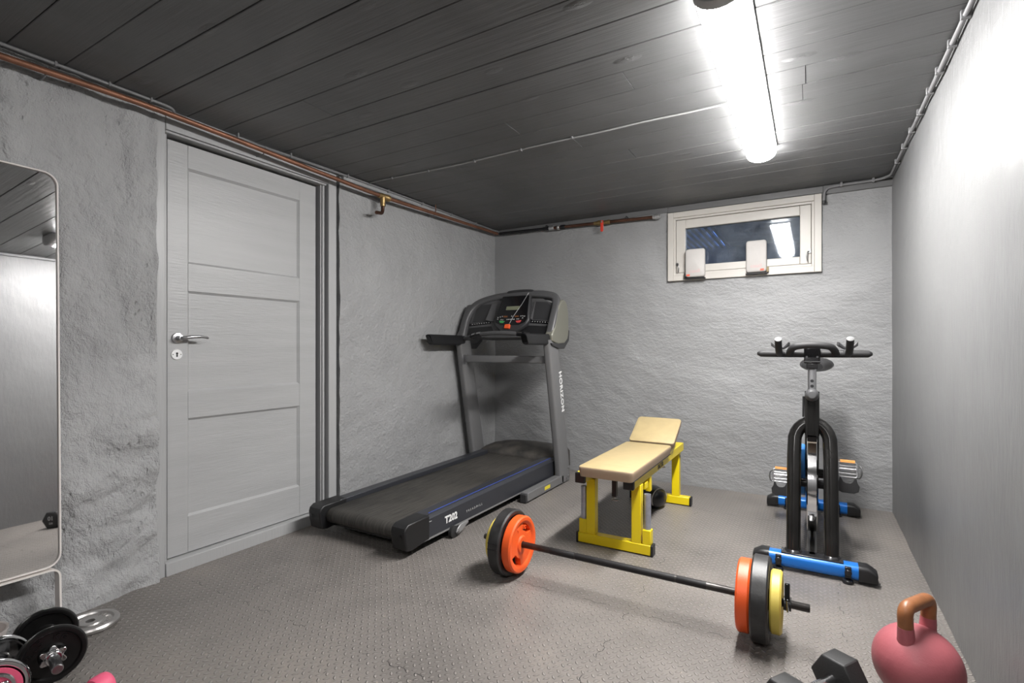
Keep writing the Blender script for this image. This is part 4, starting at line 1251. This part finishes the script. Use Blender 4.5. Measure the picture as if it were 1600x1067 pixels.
hx = make_hex()
hx.location = (.010, 1.690, 0); hx.rotation_euler = (0, 0, R(58.3))

# ------------------------------------------------------------------ loose weights at the lower left
def disc_prof(r, w, rim, hubr, dish):
    h = w / 2
    half = [(.0146, h * .8), (hubr, h * .8), (hubr + .004, dish), (r - rim - .004, dish), (r - rim, h * .9), (r - rim * .6, h), (r - rim * .25, h * .92), (r, h * .35)]
    return half + [(a, -b) for a, b in reversed(half)]

sp = thing('weight_plate', 'chromed weight plate lying flat on the floor by the left wall', 'weight plate', (-2.290, .842, 0))
SM = Matrix.Translation((-2.298, .836, .0115))
part('disc', B().lathe(disc_prof(.088, .022, .018, .036, .004), SM, 56, closed=True), 'satin', sp)
lb1 = B()
arc_text(lb1, 'FITNESS', .0175, SM @ Matrix.Translation((0, 0, .0045)), .053, 75, 18, .0018)
arc_text(lb1, '1,25 KG', .0175, SM @ Matrix.Translation((0, 0, .0045)), .053, 250, 18, .0018)
part('embossed_lettering', lb1, 'satin', sp)

def star(r0, r1, n=6, sub=6):
    o = []
    for k in range(n * sub):
        a = 2 * math.pi * k / (n * sub)
        o.append(((r0 + (r1 - r0) * (.5 + .5 * math.cos(n * a)) ** .8) * math.cos(a), (r0 + (r1 - r0) * (.5 + .5 * math.cos(n * a)) ** .8) * math.sin(a)))
    return o
def adjustable(name, label, c, d, r, m, inner_r=None):
    """short bar with a plate, star collar and stub at each end; c = centre above the floor, d = axis"""
    t = thing(name, label, 'dumbbell', (c[0], c[1], 0))
    mk = axis_z(c, d, (0, 0, 1))
    bar = part('bar', B().lathe([(0, -.192), (.0118, -.192), (.0142, -.189), (.0142, .189), (.0118, .192), (0, .192)], mk, 24), 'steel', t)
    part('grip', B().lathe([(.0143, -.060), (.0175, -.058), (.0175, .058), (.0143, .060)], mk, 24), 'black_rubber', t)
    for s in (-1, 1):
        o = mk @ Matrix.Translation((0, 0, s * .079))
        p = part('weight_plate', B().lathe(disc_prof(r, .024, r * .17, r * .36, .0045), o, 60, closed=True), m, t)
        lb_ = B()
        Fp = mk @ Matrix.Translation((0, 0, s * .079)) @ (Matrix() if s > 0 else Matrix.Rotation(math.pi, 4, 'X'))
        arc_text(lb_, '2,5 KG' if m != 'chrome' else 'E V E', r * .24, Fp @ Matrix.Translation((0, 0, .0055)), r * .62, 22 if s > 0 else 20, 21, .0034)
        part('embossed_lettering', lb_, m, p, smooth=25)
        col_ = B().prism(star(.023, .036), s * .0925, s * .104, mk)
        col_.lathe([(.0146, s * .104), (.022, s * .104), (.021, s * .114), (.0146, s * .115)], mk, 20)
        part('star_collar', col_, 'chrome', t, .002)
        if inner_r:
            rb = B().lathe([(inner_r * .42, s * .0925), (inner_r, s * .0925), (inner_r, s * .0965), (inner_r * .42, s * .0965)], mk, 48, closed=True)
            part('coloured_ring', rb, 'pink', p, label='pink ring')
            rc_ = B().lathe([(inner_r * .60, s * .0960), (inner_r * .64, s * .0995), (inner_r * .76, s * .0995), (inner_r * .80, s * .0960)], mk, 48, closed=True)
            part('chrome_ring', rc_, 'chrome', p)
    return t
ax_ = V((.98, -.20, 0)).normalized()
adjustable('adjustable_dumbbell', 'black dumbbell with star collars standing on its plates at the lower left', V((-2.094, .653, .0852)), ax_, .085, 'iron_black')
ax2 = V((.95, -.31, 0)).normalized()
adjustable('adjustable_dumbbell', 'chrome dumbbell with pink rings at the lower left corner', V((-2.045, .520, .0772)), ax2, .077, 'chrome', .060)

def make_pink():
    t = thing('vinyl_dumbbell', 'small pink vinyl dumbbell on the floor at the bottom edge', 'dumbbell', (0, 0, 0), local=True)
    r = .036
    for s in (-1, 1):
        part('head', B().lathe([(0, s * .085), (r * .7, s * .085), (r * .93, s * .081), (r, s * .073), (r, s * .045), (r * .9, s * .038), (.014, s * .034), (0, s * .034)], axis_z((0, 0, r), (1, 0, 0), (0, 0, 1)), 32), 'pink', t, smooth=50)
    part('handle', B().tube([(-.04, 0, r), (.04, 0, r)], .0145, 20), 'pink', t)
    return t
pk = make_pink()
pk.location = (-1.775, .618, 0); pk.rotation_euler = (0, 0, math.atan2(.94, -.28))

ft = thing('round_tub', 'pale round tub holding a cream block on the floor behind the chrome dumbbell', 'tub', (-2.32, .54, 0))
TM_ = Matrix.Translation((-2.315, .545, 0))
part('tub', B().lathe([(0, .006), (.052, .006), (.066, .108), (.072, .110), (.072, .106), (.068, .104), (.056, 0), (0, 0)], TM_, 48), 'pale_steel', ft)
part('block', B().box(-2.315, -2.272, .520, .575, .012, .112), 'cream', ft, .004)

# ------------------------------------------------------------------ light
w = bpy.data.worlds.new('dusk sky'); scene.world = w
w.use_nodes = True
bgn = w.node_tree.nodes['Background']
bgn.inputs[0].default_value = (.16, .36, 1.0, 1); bgn.inputs[1].default_value = .34

# dimmer fill lamp added unseen behind the camera to lift the dark side
M['dim'] = emit_mat('added fill lamp diffuser', (1.0, .982, .962), LAMP * .28)
M['dim_side'] = emit_mat('flank of the added fill lamp', (1.0, .982, .962), LAMP * .09)
lamp(-1.30, .18, 'added fill light shaped as a ceiling lamp, unseen behind the camera', 'dim', 'dim_side')

# ------------------------------------------------------------------ camera
cam = bpy.data.cameras.new('camera')
cam.sensor_fit = 'HORIZONTAL'; cam.sensor_width = 36; cam.lens = 796 / 1600 * 36
cam.shift_y = 9.5 / 1600
cam.clip_start = .02
co = bpy.data.objects.new('camera', cam); COL.objects.link(co)
co.location = (0, 0, 1.03); co.rotation_euler = (R(90), 0, R(30.4))
scene.camera = co

scene.view_settings.view_transform = 'Standard'
scene.view_settings.look = 'None'
scene.view_settings.exposure = 3.35
scene.view_settings.gamma = 1.0
scene.cycles.use_denoising = True
scene.cycles.sample_clamp_indirect = 6
scene.cycles.max_bounces = 8
scene.cycles.caustics_reflective = False
scene.cycles.caustics_refractive = False
